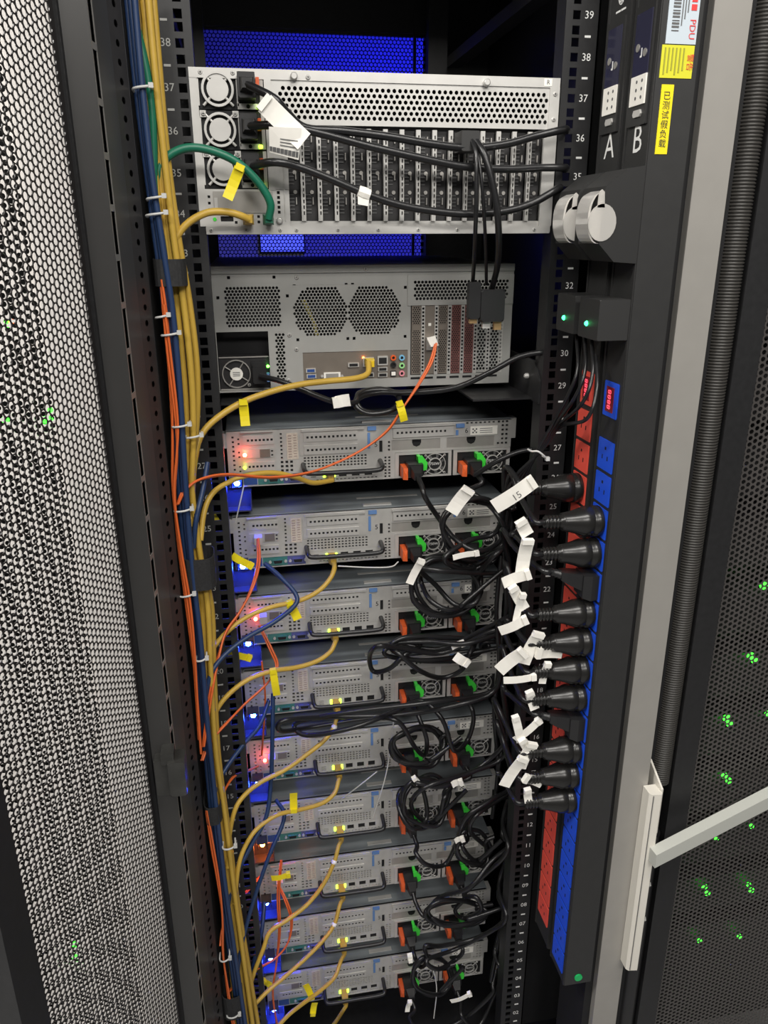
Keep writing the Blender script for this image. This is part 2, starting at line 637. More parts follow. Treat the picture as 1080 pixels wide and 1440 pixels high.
DM = mat('dark_door_sheet', (0.020, 0.018, 0.018), 0.4, 0.1)
dm = perf('door_mesh', DM, door, 0.0, 0.254, 0.03, 1.95, 0.0085, 0.00385, dmap, th=0.0012, colwise=True)
dm['kind'] = 'stuff'
mb = MB()
for (a, b, c, e) in ((-0.012, 0.0, 0.0, 1.98), (0.254, 0.29, 0.0, 1.98), (0.0, 0.254, 0.0, 0.03), (0.0, 0.254, 1.95, 1.98)):
    mb.m = 0
    vs = [DT * u - DN * y + Vector((0, 0, v)) for v in (c, e) for (u, y) in ((a, -0.004), (b, -0.004), (b, 0.02), (a, 0.02))]
    mb.add(vs, [(0, 1, 2, 3), (4, 7, 6, 5), (0, 4, 5, 1), (1, 5, 6, 2), (2, 6, 7, 3), (3, 7, 4, 0)])
mb.build('door_frame', BLACK, door)
mb = MB()
vs = [DT * u - DN * y + Vector((0, 0, v)) for v in (0, 1.98) for (u, y) in ((-0.0065, -0.007), (-0.005, -0.007), (-0.005, -0.004), (-0.0065, -0.004))]
mb.add(vs, [(0, 1, 2, 3), (4, 7, 6, 5), (0, 4, 5, 1), (1, 5, 6, 2), (2, 6, 7, 3), (3, 7, 4, 0)])
mb.build('door_seal', GREYP, door)

# ------------------------------------------------------------------ neighbouring cabinets
ncl = thing('neighbour_cabinet', 'light grey perforated cabinet seen through the opened left door', 'cabinet', (-0.7, -0.15, ZF))


def nb(mb, name, m, parent):
    off = parent.location
    mb.v = [tuple(Vector(v) - off) for v in mb.v]
    return mb.build(name, m, parent)


nb(MB().box(-0.384, -0.3362, -0.150, -0.13, ZF, ZT, 0.001), 'frame_column', LIGHTP, ncl)
dm = perf('door_mesh', LIGHTP, ncl, -0.62 + 0.7, -0.384 + 0.7, 0.1, 2.1, 0.0085, 0.0029, xz(0.006), th=0.0008, colwise=True)
dm['kind'] = 'stuff'
nb(MB().box(-1.0, -0.62, -0.152, -0.13, ZF, ZT, 0.002), 'door_stile', LIGHTP, ncl)
nb(MB().box(-1.0, -0.376, 0.02, 0.8, ZF, ZT), 'cabinet_body', DARK, ncl)
for (px, py) in ((72, 578), (64, 590), (70, 590), (12, 455), (8, 590), (105, 1327), (106, 1345)):
    q = at(px, py, -0.138)
    nb(MB().cyl(q, (0, -1, 0), 0.004, 0.002, 8), 'status_led', L_NGR, ncl)
q = at(16, 452, -0.138)
nb(MB().cyl(q, (0, -1, 0), 0.003, 0.002, 8), 'status_led', mat('far_red_led', (1, 0.2, 0.05), 0.4, emit=3, ecol=(1, 0.15, 0.05)), ncl)

ncr = thing('neighbour_cabinet', 'dark perforated cabinet right of the silver column with green lights inside', 'cabinet', (0.7, -0.13, ZF))
dm = perf('door_mesh', mat('dark_mesh_paint', (0.085, 0.078, 0.075), 0.4, 0.2), ncr, 0.447 - 0.7, 0.80 - 0.7, 0.06, 2.1, 0.0085, 0.0031, xz(0.0), th=0.001, colwise=True)
dm['kind'] = 'stuff'
nb(MB().box(0.413, 0.447, -0.138, -0.11, ZF, ZT, 0.002), 'door_stile', BLACK, ncr)
nb(MB().box(0.42, 1.0, 0.06, 0.8, ZF, ZT), 'cabinet_body', CARD, ncr)
for (px, py, n_) in ((1073, 823, 3), (1055, 922, 3), (1060, 928, 2), (1021, 1009, 3), (1025, 1017, 2), (1079, 1003, 2), (1018, 1090, 2), (1024, 1097, 2), (1056, 1161, 1), (1007, 1178, 1), (990, 1246, 2), (994, 1255, 2), (1052, 1243, 1), (1056, 1251, 2), (983, 1322, 1), (1039, 1316, 1)):
    q = at(px, py, 0.0)
    nb(MB().cyl(q, (0, -1, 0), 0.0035 + 0.001 * n_, 0.003, 8), 'status_led', L_NGR, ncr)
for k in range(14):
    z = 0.1 + k * 0.12
    nb(MB().box(0.45, 0.9, 0.01, 0.06, z, z + 0.08), 'server_front', CARD, ncr)

# upright ribbed tube between the silver column and the neighbour's door
mb = MB()
cz0, cz1 = 0.66, ZT
prof = []
z = cz0
while z < cz1:
    prof += [(0.0158, z - cz0), (0.0158, z - cz0 + 0.002), (0.0146, z - cz0 + 0.0024), (0.0146, z - cz0 + 0.0034)]
    z += 0.0038
mb.lathe(prof, (0.397, -0.125, cz0), (0, 0, 1), 18)
o = mb.build('ribbed_tube', mat('ribbed_black_nylon', (0.045, 0.042, 0.038), 0.45), None, (0.397, -0.125, cz0))
tag(o, 'black ribbed tube running upright beside the silver column', 'conduit')
o = MB().cyl((0.397, -0.122, ZF), (0, 0, 1), 0.0158, cz0 - ZF - 0.1, 18).build('lower_sleeve', PLAS, None, (0.397, -0.122, ZF))
tag(o, 'smooth black sleeve standing below the cream bracket', 'conduit')

# ------------------------------------------------------------------ 2U servers (one prototype, nine copies)
def sq(cx, cz, a=3.2, b=None):
    b = a if b is None else b
    return ((cx - a / 2) * mm, (cx + a / 2) * mm, (cz - b / 2) * mm, (cz + b / 2) * mm)


def mbox(mb, x0, x1, y0, y1, z0, z1, ch=0):
    return mb.box(x0 * mm, x1 * mm, y0 * mm, y1 * mm, z0 * mm, z1 * mm, ch * mm)


def screw(parent, x, z, y=0, r=2.4, m=STEELB, name='screw'):
    mb = MB().lathe([(r * mm, 0), (r * mm, 0.0008), (r * 0.7 * mm, 0.0015)], (x * mm, y * mm, z * mm), (0, -1, 0), 10)
    mb.m = 1
    mb.box((x - r * 0.55) * mm, (x + r * 0.55) * mm, (y - 1.7) * mm, (y - 1.45) * mm, (z - 0.3) * mm, (z + 0.3) * mm)
    mb.box((x - 0.3) * mm, (x + 0.3) * mm, (y - 1.7) * mm, (y - 1.45) * mm, (z - r * 0.55) * mm, (z + r * 0.55) * mm)
    return mb.build(name, [m, DARK], parent)


def make_server():
    R = thing('rack_server', 'x', 'server')
    # body and lid
    mb = MB()
    mb.box(-0.2165, 0.2165, 0.0025, 0.65, 0.0, 0.0845)
    mb.build('chassis', DARK, R)
    mb = MB().box(-0.217, 0.217, 0.006, 0.65, 0.0845, 0.0868)
    mb.box(-0.217, -0.2155, 0.004, 0.65, 0.055, 0.0868).box(0.2155, 0.217, 0.004, 0.65, 0.055, 0.0868)
    lid = mb.build('lid', LID, R)
    MB().box(-0.02, 0.08, 0.05, 0.056, 0.0868, 0.0872).build('lid_seam', STEEL, lid)
    MB().box(-0.015, 0.03, 0.012, 0.02, 0.0868, 0.0885).build('lid_lip', STEEL, lid)
    # main rear sheet with its square vents
    H = []
    for z in range(20, 80, 7):
        H.append(sq(-208, z, 3.2))
    for z in (24, 31, 46, 53, 66, 73):
        H.append(sq(-200, z, 2.8))
    for z in range(42, 80, 6):
        H.append(sq(-138, z, 3))
    for x in (-138, -131, -124):
        for z in (22, 28.5, 35):
            H.append(sq(x, z, 4))
    for z in (68.5, 75, 49, 55.5):
        H.append(sq(-17, z, 4))
    for j, z in enumerate((26, 30.5, 35, 39.5)):
        for i in range(18):
            H.append(sq(-104 + i * 5.4, z, 3.3, 2.7))
    for x in (18.5, 24.5):
        for z in range(4, 38, 5):
            H.append(sq(x, z, 3.2, 3))
    for z in (46, 52, 58):
        H.append(sq(24, z, 3.2))
    for x in (196.5, 203, 209.5):
        for z in (48, 55, 62, 69, 76, 82):
            if x > 200 or z > 77 or z < 50:
                H.append(sq(x, z, 4, 3.4))
    for x in range(146, 192, 7):
        H.append(sq(x, 82, 4, 2.4))
    H.append((9 * mm, 14 * mm, 43 * mm, 61 * mm))
    H.append((-105 * mm, 13 * mm, 2 * mm, 21.5 * mm))       # network module opening
    H.append((33 * mm, 217 * mm, 0.0, 41 * mm))              # power supply bays
    H.append((28 * mm, 104 * mm, 44 * mm, 60.5 * mm))
    H.append((114 * mm, 190 * mm, 44 * mm, 60.5 * mm))
    H.append((-175 * mm, -109 * mm, 1.5 * mm, 17 * mm))
    MB().plate(-0.217, 0.217, 0.0, 0.0845, H, 0.0, 0.0024).build('rear_panel', STEEL, R)
    # ears
    MB().box(0.217, 0.2245, 0.001, 0.02, 0.055, 0.0868).build('mounting_ear', STEEL, R)
    MB().box(-0.2235, -0.217, 0.001, 0.02, 0.06, 0.082).build('mounting_ear', STEEL, R)

    def cover(x0, x1, z0, z1, n, hx, step, hz, m=STEELB, hs=3.4):
        hs_ = [sq(hx + i * step, hz, hs) for i in range(n)]
        mb = MB().plate(x0 * mm, x1 * mm, z0 * mm, z1 * mm, hs_, -0.0022, 0.0022)
        mb.m = 1
        mbox(mb, x0 + 0.5, x1 - 0.5, -1.35, -1.0, z0 + 0.5, z1 - 0.5)
        return mb.build('slot_cover', [m, DARK], R)
    mbox(MB(), -196, -146, -1, 0, 22, 83).build('riser_frame', STEEL, R)
    for z in (71, 31):
        cover(-193, -149, z - 7, z + 7, 7, -186, 5.7, z)
    c = cover(-193, -149, 44, 58, 0, 0, 1, 51, STEEL)
    mbox(MB(), -170, -155, -3.2, -2.2, 45, 57).build('module_cage', BROWN, c)
    mbox(MB(), -153.5, -150.5, -3, -2.2, 47, 49).box(-0.1535, -0.1505, -0.003, -0.0022, 0.053, 0.055).build('port_mark', DARK, c)
    mbox(MB(), -196, -150, -5, 0, 83, 85.5).build('riser_latch', STEELB, R)
    mbox(MB(), -111, -12, -0.8, 0, 43.5, 84.5).build('riser_frame', STEEL, R)
    for z in (71.5, 52):
        cover(-105, -24, z - 6.8, z + 6.8, 12, -99, 6.4, z)
    mbox(MB(), -108, -14, -4, 0, 80.5, 83.5).build('riser_latch', STEELB, R)
    cover(30, 124, 64.5, 79, 12, 37, 6.7, 72)
    mbox(MB(), 28, 126, -4, 0, 80.5, 83.5).build('riser_latch', STEELB, R)
    # service tag and stickers
    mb = MB()
    mb.m = 0
    mbox(mb, -130, -113.5, -0.9, -0.2, 39, 79)
    mb.m = 1
    for i in range(9):
        mbox(mb, -128, -123, -1.1, -0.9, 42 + i * 4, 44 + i * 4)
        mbox(mb, -120, -115.5, -1.1, -0.9, 43 + i * 4, 44.5 + i * 4)
    mb.build('service_sticker', [BEIGE, mat('faded_print', (0.38, 0.30, 0.26), 0.6)], R)
    mb = MB()
    mbox(mb, 151, 194, -1.2, -0.2, 63, 76.5)
    mb.m = 1
    for i in range(3):
        for j in range(3):
            if (i + j) % 2 == 0:
                mbox(mb, 154 + i * 2.6, 156.4 + i * 2.6, -1.4, -1.2, 66 + j * 2.6, 68.4 + j * 2.6)
    for j in range(3):
        mbox(mb, 166, 186, -1.4, -1.2, 66 + j * 3.2, 66.9 + j * 3.2)
    mb.build('white_sticker', [PAPER, GREYP], R)
    # blue touch points and printed slot numbers
    for (x0, z0, n_, nx, nz) in ((-9, 70, '5', 4, 55), (128, 68, '6', 145, 70)):
        mbox(MB(), x0, x0 + 13, -3, 0, z0 + 8, z0 + 14, 0.6).build('touch_point', BLUL, R)
        mb = MB()
        mbox(mb, x0, x0 + 4, -1.2, 0, z0 - 20 if n_ == '5' else z0 - 4, z0 + 4)
        mb.build('touch_strip', BLUL, R)
        mb = MB().text(n_, 0.011, (nx * mm, 0, nz * mm), (1, 0, 0), (0, 0, 1))
        mb.build('slot_number', DARK, R)
    # low-profile slot blanks with a round finger cut-out
    for x0 in (28, 114):
        mb = MB()
        mbox(mb, x0, x0 + 76, 1.2, 2.2, 44, 60.5)
        mb.m = 1
        mb.cyl(((x0 + 39) * mm, 1.2 * mm, 56 * mm), (0, -1, 0), 7.2 * mm, 0.6 * mm, 8)
        mbox(mb, x0 + 32, x0 + 46, 0.6, 1.2, 56, 60.5)
        mb.build('slot_blank', [STEELD, DARK], R)
    # network module: four jacks over a row of vents
    hs_ = [sq(-86 + i * 6, 4, 3.4, 1.6) for i in range(16)]
    jx = [-68, -47.5, -27.5, -8]
    hs_ += [((x - 6) * mm, (x + 6) * mm, 7.5 * mm, 17 * mm) for x in jx]
    hs_ += [sq(-92, 12, 8, 1.4), sq(-92, 15, 8, 1.4), sq(-92, 9, 8, 1.4)]
    mb = MB().plate(-0.105, 0.013, 0.002, 0.0215, hs_, 0.0005, 0.008)
    nm = mb.build('network_module', STEELB, R)
    for i, x in enumerate(jx):
        mb = MB()
        mbox(mb, x - 6, x + 6, 7, 8.4, 7.5, 17)
        mb.m = 1
        for k in range(6):
            mbox(mb, x - 3.6 + k * 1.4, x - 3.1 + k * 1.4, 3, 7, 15, 15.6)
        mb.build('network_port', [DARK, BRASS], nm)
    for x in (-75.5, -60.5):
        mbox(MB(), x - 1.6, x + 1.6, -0.6, 0.5, 8, 16).build('link_led', L_LIME, nm)
    # handle
    mb = MB().tube([Vector(p) * mm for p in ((-107, 0, 30), (-107, -14, 29), (-106, -26, 27), (-98, -30, 24), (-50, -30, 23.5), (0, -30, 24), (9, -26, 27), (10, -14, 29), (10, 0, 30))], 3.6 * mm, 8, 5)
    mb.build('handle', PLAS, R)
    # serial and video sockets
    mb = MB()
    mbox(mb, -175, -137, 0.5, 2, 2, 16.5)
    mb.m = 1
    mbox(mb, -137, -109, 0.5, 2, 2, 16.5)
    st = mb.build('socket_strip', [TEAL, VIOL], R)
    for cx, m in ((-152, TEAL), (-121, VIOL)):
        mb = MB().hull([((cx + a * wd) * mm, y * mm, z * mm) for y in (-3, 1) for (z, wd) in ((5, 7), (13, 8.5)) for a in (-1, 1)])
        mb.m = 1
        mb.hull([((cx + a * wd) * mm, y * mm, z * mm) for y in (-3.2, -3) for (z, wd) in ((6.5, 5.6), (11.5, 7)) for a in (-1, 1)])
        mb.build('video_socket' if m is VIOL else 'serial_socket', [m, DARK], st)
        for a in (-1, 1):
            MB().lathe([(2.3 * mm, 0), (2.3 * mm, 3 * mm), (1.2 * mm, 3 * mm)], ((cx + a * 12) * mm, 0.5 * mm, 9 * mm), (0, -1, 0), 6, False).build('jack_post', STEELB, st)
    mbox(MB(), -196, -176, -1, 0, 3, 17).build('usb_block', USBB, R)
    # power supplies
    for x0 in (33, 125):
        wd = 89 if x0 == 33 else 91
        mb = MB().plate(x0 * mm, (x0 + wd) * mm, 0.5 * mm, 40.5 * mm, [((x0 + 6) * mm, (x0 + wd - 5) * mm, 3 * mm, 37 * mm)], -0.0015, 0.012)
        ps = mb.build('power_supply', STEELB, R)
        mbox(MB(), x0 + 6, x0 + wd - 5, 1.5, 2.4, 3, 37).build('supply_face', DARK, ps)
        cx, cz = x0 + 63, 20
        mb = MB()
        mb.ring((cx * mm, cz * mm), 10.2 * mm, 8.6 * mm, -0.002, 0.0)
        mb.ring((cx * mm, cz * mm), 17 * mm, 16 * mm, -0.0012, 0.001)
        for k in range(4):
            a = math.pi / 4 + k * math.pi / 2
            c_, s_ = math.cos(a), math.sin(a)
            mb.tube([((cx + c_ * 10) * mm, -0.001, (cz + s_ * 10) * mm), ((cx + c_ * 22) * mm, -0.001, (cz + s_ * 22) * mm)], 0.0009, 5)
        mb.m = 1
        for k in range(7):
            a = k * 2 * math.pi / 7
            vs = []
            for rr, da in ((8, 0), (15.5, 0.25), (15.5, 0.55), (8, 0.45)):
                vs.append(((cx + rr * math.cos(a + da)) * mm, 0.0012 - 0.0012 * (da > 0.3), (cz + rr * math.sin(a + da)) * mm))
            mb.add(vs, [(0, 1, 2, 3), (3, 2, 1, 0)])
        mb.m = 2
        mb.cyl((cx * mm, 0.0014, cz * mm), (0, -1, 0), 8.4 * mm, 0.0012, 16)
        mb.m = 3
        mb.text('750W', 0.0062, (cx * mm, 0.0002, cz * mm), (1, 0, 0), (0, 0, 1))
        mb.build('fan_grille', [STEELB, GREYP, PLAS, WHITE], ps)
        for dx in (-15, 15):
            for dz in (-14, 14):
                screw(ps, cx + dx, cz + dz, -1.0, 2.0)
        mb = MB().hull([((x0 + a) * mm, y * mm, z * mm) for (a, y) in ((8, -26), (15, -28), (16, 0), (8, 0)) for z in (5, 23)] + [((x0 + 12) * mm, -29 * mm, 14 * mm)])
        mb.build('release_latch', ORAP, ps)
        mb = MB().hull([((x0 + a) * mm, y * mm, z * mm) for (a, z) in ((32, 38), (39, 39), (47, 28), (46, 17), (37, 15), (34, 22)) for y in (-15, -19)])
        mb.hull([((x0 + a) * mm, y * mm, z * mm) for (a, z) in ((33, 36), (38, 37), (38, 24), (34, 24)) for y in (0, -16)])
        mb.build('retention_tab', GRNP, ps)
    # rail end bracket hanging in the gap below the left corner
    mb = MB()
    mbox(mb, -229, -186, -6, 20, -37, -35)
    mbox(mb, -229, -186, 14, 16, -37, 0)
    mbox(mb, -188, -186, -6, 16, -37, -8)
    mb.build('rail_bracket', mat('dark_rail_plastic', (0.05, 0.05, 0.052), 0.3), R)
    hs = mbox(MB(), -215, -197, -2, 2, 2, 19)
    mbox(hs, -215, -197, -20, -2, 17, 19)
    mbox(hs, -215, -213, -18, -2, 4, 17)
    mbox(hs, -199, -197, -18, -2, 4, 17)
    hs.build('led_light_shield', BLACKG, R)  # added hood that keeps the LED's light off the rear panel
    return R


SY = 0.11
servers = []
proto = make_server()
SLAB = ['topmost grey two-unit rack server, just below the four-unit computer chassis',
        'second grey two-unit rack server from the top, yellow cable at its handle',
        'third grey two-unit rack server from the top, blue cable across it',
        'fourth grey two-unit rack server from the top of the row',
        'fifth grey two-unit rack server, coiled black cords lying above it',
        'sixth grey two-unit rack server with an amber light below its left corner',
        'seventh grey two-unit rack server counted from the top',
        'eighth grey two-unit rack server, second from the bottom',
        'lowest grey two-unit rack server at the foot of the rack']
for k in range(9):
    o = proto if k == 0 else copy_tree(proto)
    o.location = (0, SY, (24.5 - 3 * k) * U)
    o['label'] = SLAB[k]
    o['group'] = 'two-unit rack servers'
    servers.append(o)
for k, o in enumerate(servers):
    MB().sphere((-0.206, -0.012, 0.010), 0.0042).build('status_led', L_ORA if k == 5 else L_BLUE, o)
    if k in (0, 2, 4):
        MB().sphere((-0.192, -0.012, 0.052), 0.0030).build('module_led', L_RED, o)
    if k == 0:
        MB().sphere((-0.193, -0.012, 0.033), 0.0026).build('module_led', L_LIME, o)
    if k in (1, 2, 4, 6):
        MB().box(-0.186, -0.174, -0.018, -0.002, 0.045, 0.057, 0.001).build('fibre_module', mat('frosted_plastic', (0.55, 0.50, 0.50), 0.4), o)

# ------------------------------------------------------------------ four-unit GPU server at the top
gz = 1.444
G = thing('expansion_server', 'bright steel four-unit server with fifteen card slots at the top', 'server', (0, 0, gz))
mb = MB()
mbox(mb, -225.5, -223.5, 1, 700, 0, 177)
mbox(mb, 214.5, 216.5, 1, 700, 0, 177)
mbox(mb, -225.5, 216.5, 1, 700, 175.5, 177.5)
mbox(mb, -225.5, 216.5, 1, 700, 0, 1.5)
mb.m = 1
mbox(mb, -223.5, 214.5, 60, 690, 1.5, 175.5)
mb.build('chassis', [STEELB, DARK], G)
mbox(MB(), -225.5, 216.5, -1.5, 1, 167, 177.5).build('top_lip', STEELB, G)
mbox(MB(), -219, 214, -3, 1, 0, 9, 0.6).build('bottom_lip', STEELB, G)
mbox(MB(), -225.5, -217, -1, 2, 9, 167).build('left_flange', STEELB, G)
mbox(MB(), 200, 216.5, -1, 3, 9, 121).build('right_panel', STEELB, G)
mbox(MB(), 204, 216.5, -2, 3, 121, 167).build('right_panel', STEELB, G)
pm = perf('vent_sheet', STEELB, G, -0.134, 0.204, 0.121, 0.167, 0.0069, 0.00235, xz(0.0), th=0.0015, inside=lambda u, v: u > -0.124)
pm['kind'] = 'stuff'
mbox(MB(), -142, -134, -2, 2, 50, 167).build('divider_strip', STEELB, G)
mbox(MB(), -134, -118, -1, 2, 50, 121).build('divider_strip', STEELB, G)
for i, cz in enumerate((156, 114, 72)):
    cx = -194.5
    mb = MB()
    mbox(mb, -216.5, -143, 3, 50, cz - 20.4, cz + 20.4)
    ps = mb.build('power_supply', DARK, G)
    mb = MB()
    mb.ring((cx * mm, cz * mm), 18.3 * mm, 15.6 * mm, -0.003, 0.002, 28)
    for k in range(4):
        a = math.pi / 4 + k * math.pi / 2
        c_, s_ = math.cos(a), math.sin(a)
        for rr in ((11, 17), (17, 24)):
            mb.tube([((cx + c_ * rr[0]) * mm, 0, (cz + s_ * rr[0]) * mm), ((cx + c_ * rr[1]) * mm, 0, (cz + s_ * rr[1]) * mm)], 0.0017, 6)
    mb.cyl((cx * mm, 0.001, cz * mm), (0, -1, 0), 12.3 * mm, 0.003, 24)
    mb.build('fan_grille', STEELB, ps)
    for sx in (-1, 1):
        mb = MB()
        mbox(mb, cx + sx * 21 - 2 * (sx < 0), cx + sx * 21 + 2 * (sx > 0), 0, 3, cz - 17, cz + 14)
        mbox(mb, cx + sx * 15 - 7 * (sx < 0), cx + sx * 15 + 7 * (sx > 0), -1, 3, cz + 13, cz + 20)
        mb.build('supply_jamb', STEELB, ps)
    mbox(MB(), -173, -150, 0, 3, cz - 20, cz - 14).build('supply_sill', STEELB, ps)
    for sx in (-1, 1):
        screw(ps, cx + sx * 18, cz + 16.5, -1, 2.6)
    mbox(MB(), -172.5, -152, -1, 3, cz - 12.5, cz + 18.5, 0.8).build('inlet_socket', PLAS, ps)
    mb = MB().cyl((-161 * mm, 0, (cz - 17) * mm), (0, -1, 0), 2.2 * mm, 0.0006, 10)
    mb.build('vent_hole', DARK, ps)
    mbox(MB(), -151.5, -147.5, -9, 3, cz + 0, cz + 12, 0.8).build('release_latch', ORAP, ps)
    MB().sphere((-149 * mm, -1.5 * mm, (cz - 17.3) * mm), 2.4 * mm).build('status_led', L_LIME, ps)
    mbox(MB(), -147, -143, -0.5, 3, cz - 20, cz + 20).build('side_strip', STEELD, ps)
# I/O bay below the supplies
H = [sq(-213, z, 3) for z in (28, 35, 42)] + [sq(-131, z, 3.4) for z in (25, 30.5, 36, 41.5, 47)] + [sq(-156, z, 3.2) for z in (14, 20)] + [sq(-183, 13.5, 3.2)]
H += [(-201 * mm, -186 * mm, 14.5 * mm, 20.5 * mm), (-175 * mm, -162 * mm, 11 * mm, 22 * mm), (-151 * mm, -139 * mm, 10.5 * mm, 22 * mm)]
mb = MB().plate(-0.217, -0.118, 0.009, 0.0505, H, -0.001, 0.004)
io = mb.build('port_panel', STEELB, G)
mbox(MB(), -208, -138, -2.5, -1, 24, 48).build('module_blank', STEELD, io)
for x in (-205, -141):
    mbox(MB(), x - 2, x + 2, -4, -2.5, 27, 41).build('module_clip', STEELB, io)
mbox(MB(), -217, -118, 2.5, 3, 9, 50).build('port_backing', DARK, io)
mb = MB().lathe([(4 * mm, 0), (4 * mm, 3 * mm), (2 * mm, 3.5 * mm)], (-131 * mm, -1 * mm, 15.5 * mm), (0, -1, 0), 14)
mb.build('thumb_screw', STEELB, io)
MB().cyl((-208 * mm, -1 * mm, 17 * mm), (0, -1, 0), 2.2 * mm, 0.0008, 10).build('power_button', GRNP, io)
# cards with their slotted brackets
for k in range(16):
    x = -122.2 + 20.25 * k
    H = [((x + 0.6) * mm, (x + 2.2) * mm, (22 + j * 6.6) * mm, (26.2 + j * 6.6) * mm) for j in range(14)]
    mb = MB().plate((x - 1.9) * mm, (x + 3.6) * mm, 15 * mm, 118 * mm, H, 0.0, 0.004)
    mbox(mb, x - 1.9, x - 0.7, -2.4, 0, 15, 108)
    mb.build('card_bracket', STEELB, G)
    if k < 16:
        xr = min(x + 18, 199.5)
        mb = MB()
        mbox(mb, x + 3.8, xr, 8, 30, 12, 118)
        mb.m = 1
        for j in range(22):
            z = 24 + j * 4.1
            if j in (6, 7, 13, 19):
                continue
            mbox(mb, x + 4.5, x + 11, 7, 8, z, z + 1.0)
        mb.m = 2
        for z in (34, 62, 84, 103):
            mbox(mb, x + 12.5, x + 13.6, 4, 8, z, z + 8)
        for z in (70, 48):
            mb.cyl(((x + 12) * mm, 8 * mm, z * mm), (0, -1, 0), 2.4 * mm, 0.002, 8)
        mb.build('accelerator_card', [CARD, GREYP, STEELD], G)
mbox(MB(), -118, 200, 3, 6, 9, 15).build('slot_floor', STEELB, G)
# screws
for px, py in ((413, 108), (683, 117)):
    q = at(px, py, 0)
    mb = MB().lathe([(4.2 * mm, 0), (4.2 * mm, 5 * mm), (3 * mm, 6 * mm)], (q.x, -0.0015, q.z - gz), (0, -1, 0), 16)
    mb.build('thumb_screw', STEELB, G)
screw(G, -91, 170.5, -1.5, 2.8)
for px in (297, 346, 394, 417, 475, 532, 588, 643, 751):
    q = at(px, 323, -0.003)
    screw(G, q.x * 1000, 4.6, -3, 2.2)
for z in (132, 160):
    screw(G, 210.5, z, -2, 2.6)
mb = MB()
mbox(mb, 196, 206, -1.9, -1.5, 168.5, 176.5)
mb.m = 1
mb.text('R', 0.007, (201 * mm, -1.9 * mm, 172.5 * mm), (1, 0, 0), (0, 0, 1))
mb.build('quality_sticker', [PAPER, GREYP], G)

# ------------------------------------------------------------------ four-unit computer chassis below it
pz, pyy = 1.233, 0.10
P = thing('computer_chassis', 'grey painted four-unit computer with round-hole vents on a black shelf', 'computer', (0, pyy, pz))
mb = MB()
mbox(mb, -223, 205, 2, 480, 168, 170.5)
mbox(mb, -223, -221, 2, 480, 0, 170)
mbox(mb, 203, 205, 2, 480, 0, 170)
mbox(mb, -223, 205, 2, 480, 0, 1.5)
mb.m = 1
mbox(mb, -221, 203, 35, 470, 1.5, 168)
mb.build('chassis', [PCMET, DARK], P)
H = [(-207 * mm, -128 * mm, 86 * mm, 148 * mm), (-114 * mm, 41 * mm, 73 * mm, 145 * mm), (-220 * mm, -149 * mm, 1 * mm, 84 * mm), (-140 * mm, -126 * mm, 8 * mm, 83 * mm),
     (-102 * mm, 50 * mm, 13 * mm, 53 * mm), (54 * mm, 190 * mm, 16 * mm, 116 * mm), (57 * mm, 198 * mm, 119 * mm, 152 * mm)]
for x, z in ((-198, 156), (-137, 156), (-214, 130), (-120, 131), (-110, 144), (-38, 145), (-29, 145), (46, 140), (-108, 71), (-37, 71), (-28, 71), (46, 72)):
    H.append(sq(x, z, 4))
MB().plate(-0.223, 0.205, 0.0, 0.1705, H, 0.0, 0.0015).build('rear_panel', PCMET, P)
mbox(MB(), -223, 205, -2.5, 0, 161, 170.5).build('top_lip', PCMET, P)
q = perf('vent_sheet', PCMET, P, -0.207, -0.128, 0.086, 0.148, 0.0048, 0.00195, xz(0.0003), th=0.001)
q['kind'] = 'stuff'
q = perf('vent_sheet', PCMET, P, -0.114, 0.041, 0.073, 0.145, 0.0048, 0.00195, xz(0.0003), th=0.001, inside=lambda u, v: abs(v - 0.109) < 0.0335 and min(math.hypot(u + 0.074, v - 0.109), math.hypot(u - 0.001, v - 0.109)) < 0.0375)
q['kind'] = 'stuff'
q = perf('vent_sheet', PCMET, P, -0.140, -0.126, 0.008, 0.083, 0.0048, 0.00195, xz(0.0003), th=0.001, colwise=False)
q['kind'] = 'stuff'
# fans behind the round vents
for cx in (-74, 1):
    mb = MB().ring((cx * mm, 109 * mm), 39 * mm, 36 * mm, 0.012, 0.03)
    mb.cyl((cx * mm, 0.02, 109 * mm), (0, -1, 0), 14 * mm, 0.004, 18)
    for k in range(7):
        a = k * 2 * math.pi / 7
        mb.add([((cx + rr * math.cos(a + da)) * mm, 0.018 + 0.01 * (da > 0.3), (109 + rr * math.sin(a + da)) * mm) for rr, da in ((13, 0), (35, 0.2), (35, 0.65), (13, 0.55))], [(0, 1, 2, 3), (3, 2, 1, 0)])
    mb.build('case_fan', CARD, P)
mb = MB().tube([(-0.098, 0.01, 0.125), (-0.09, 0.01, 0.108), (-0.083, 0.01, 0.09), (-0.08, 0.012, 0.074)], 0.003, 6)
mb.build('fan_lead', mat('pale_yellow_wire', (0.5, 0.42, 0.12), 0.5), P)
# raised vent plate at the upper right
pl = mbox(MB(), 49, 57, -2, 0, 115, 156)
mbox(pl, 198, 205, -2, 0, 115, 156)
mbox(pl, 57, 198, -2, 0, 115, 119)
mbox(pl, 57, 198, -2, 0, 152, 156)
pp = pl.build('vent_plate', PCMET, P)
q = perf('vent_sheet', PCMET, pp, 0.057, 0.198, 0.119, 0.152, 0.0052, 0.0021, xz(-0.0018), th=0.001)
q['kind'] = 'stuff'
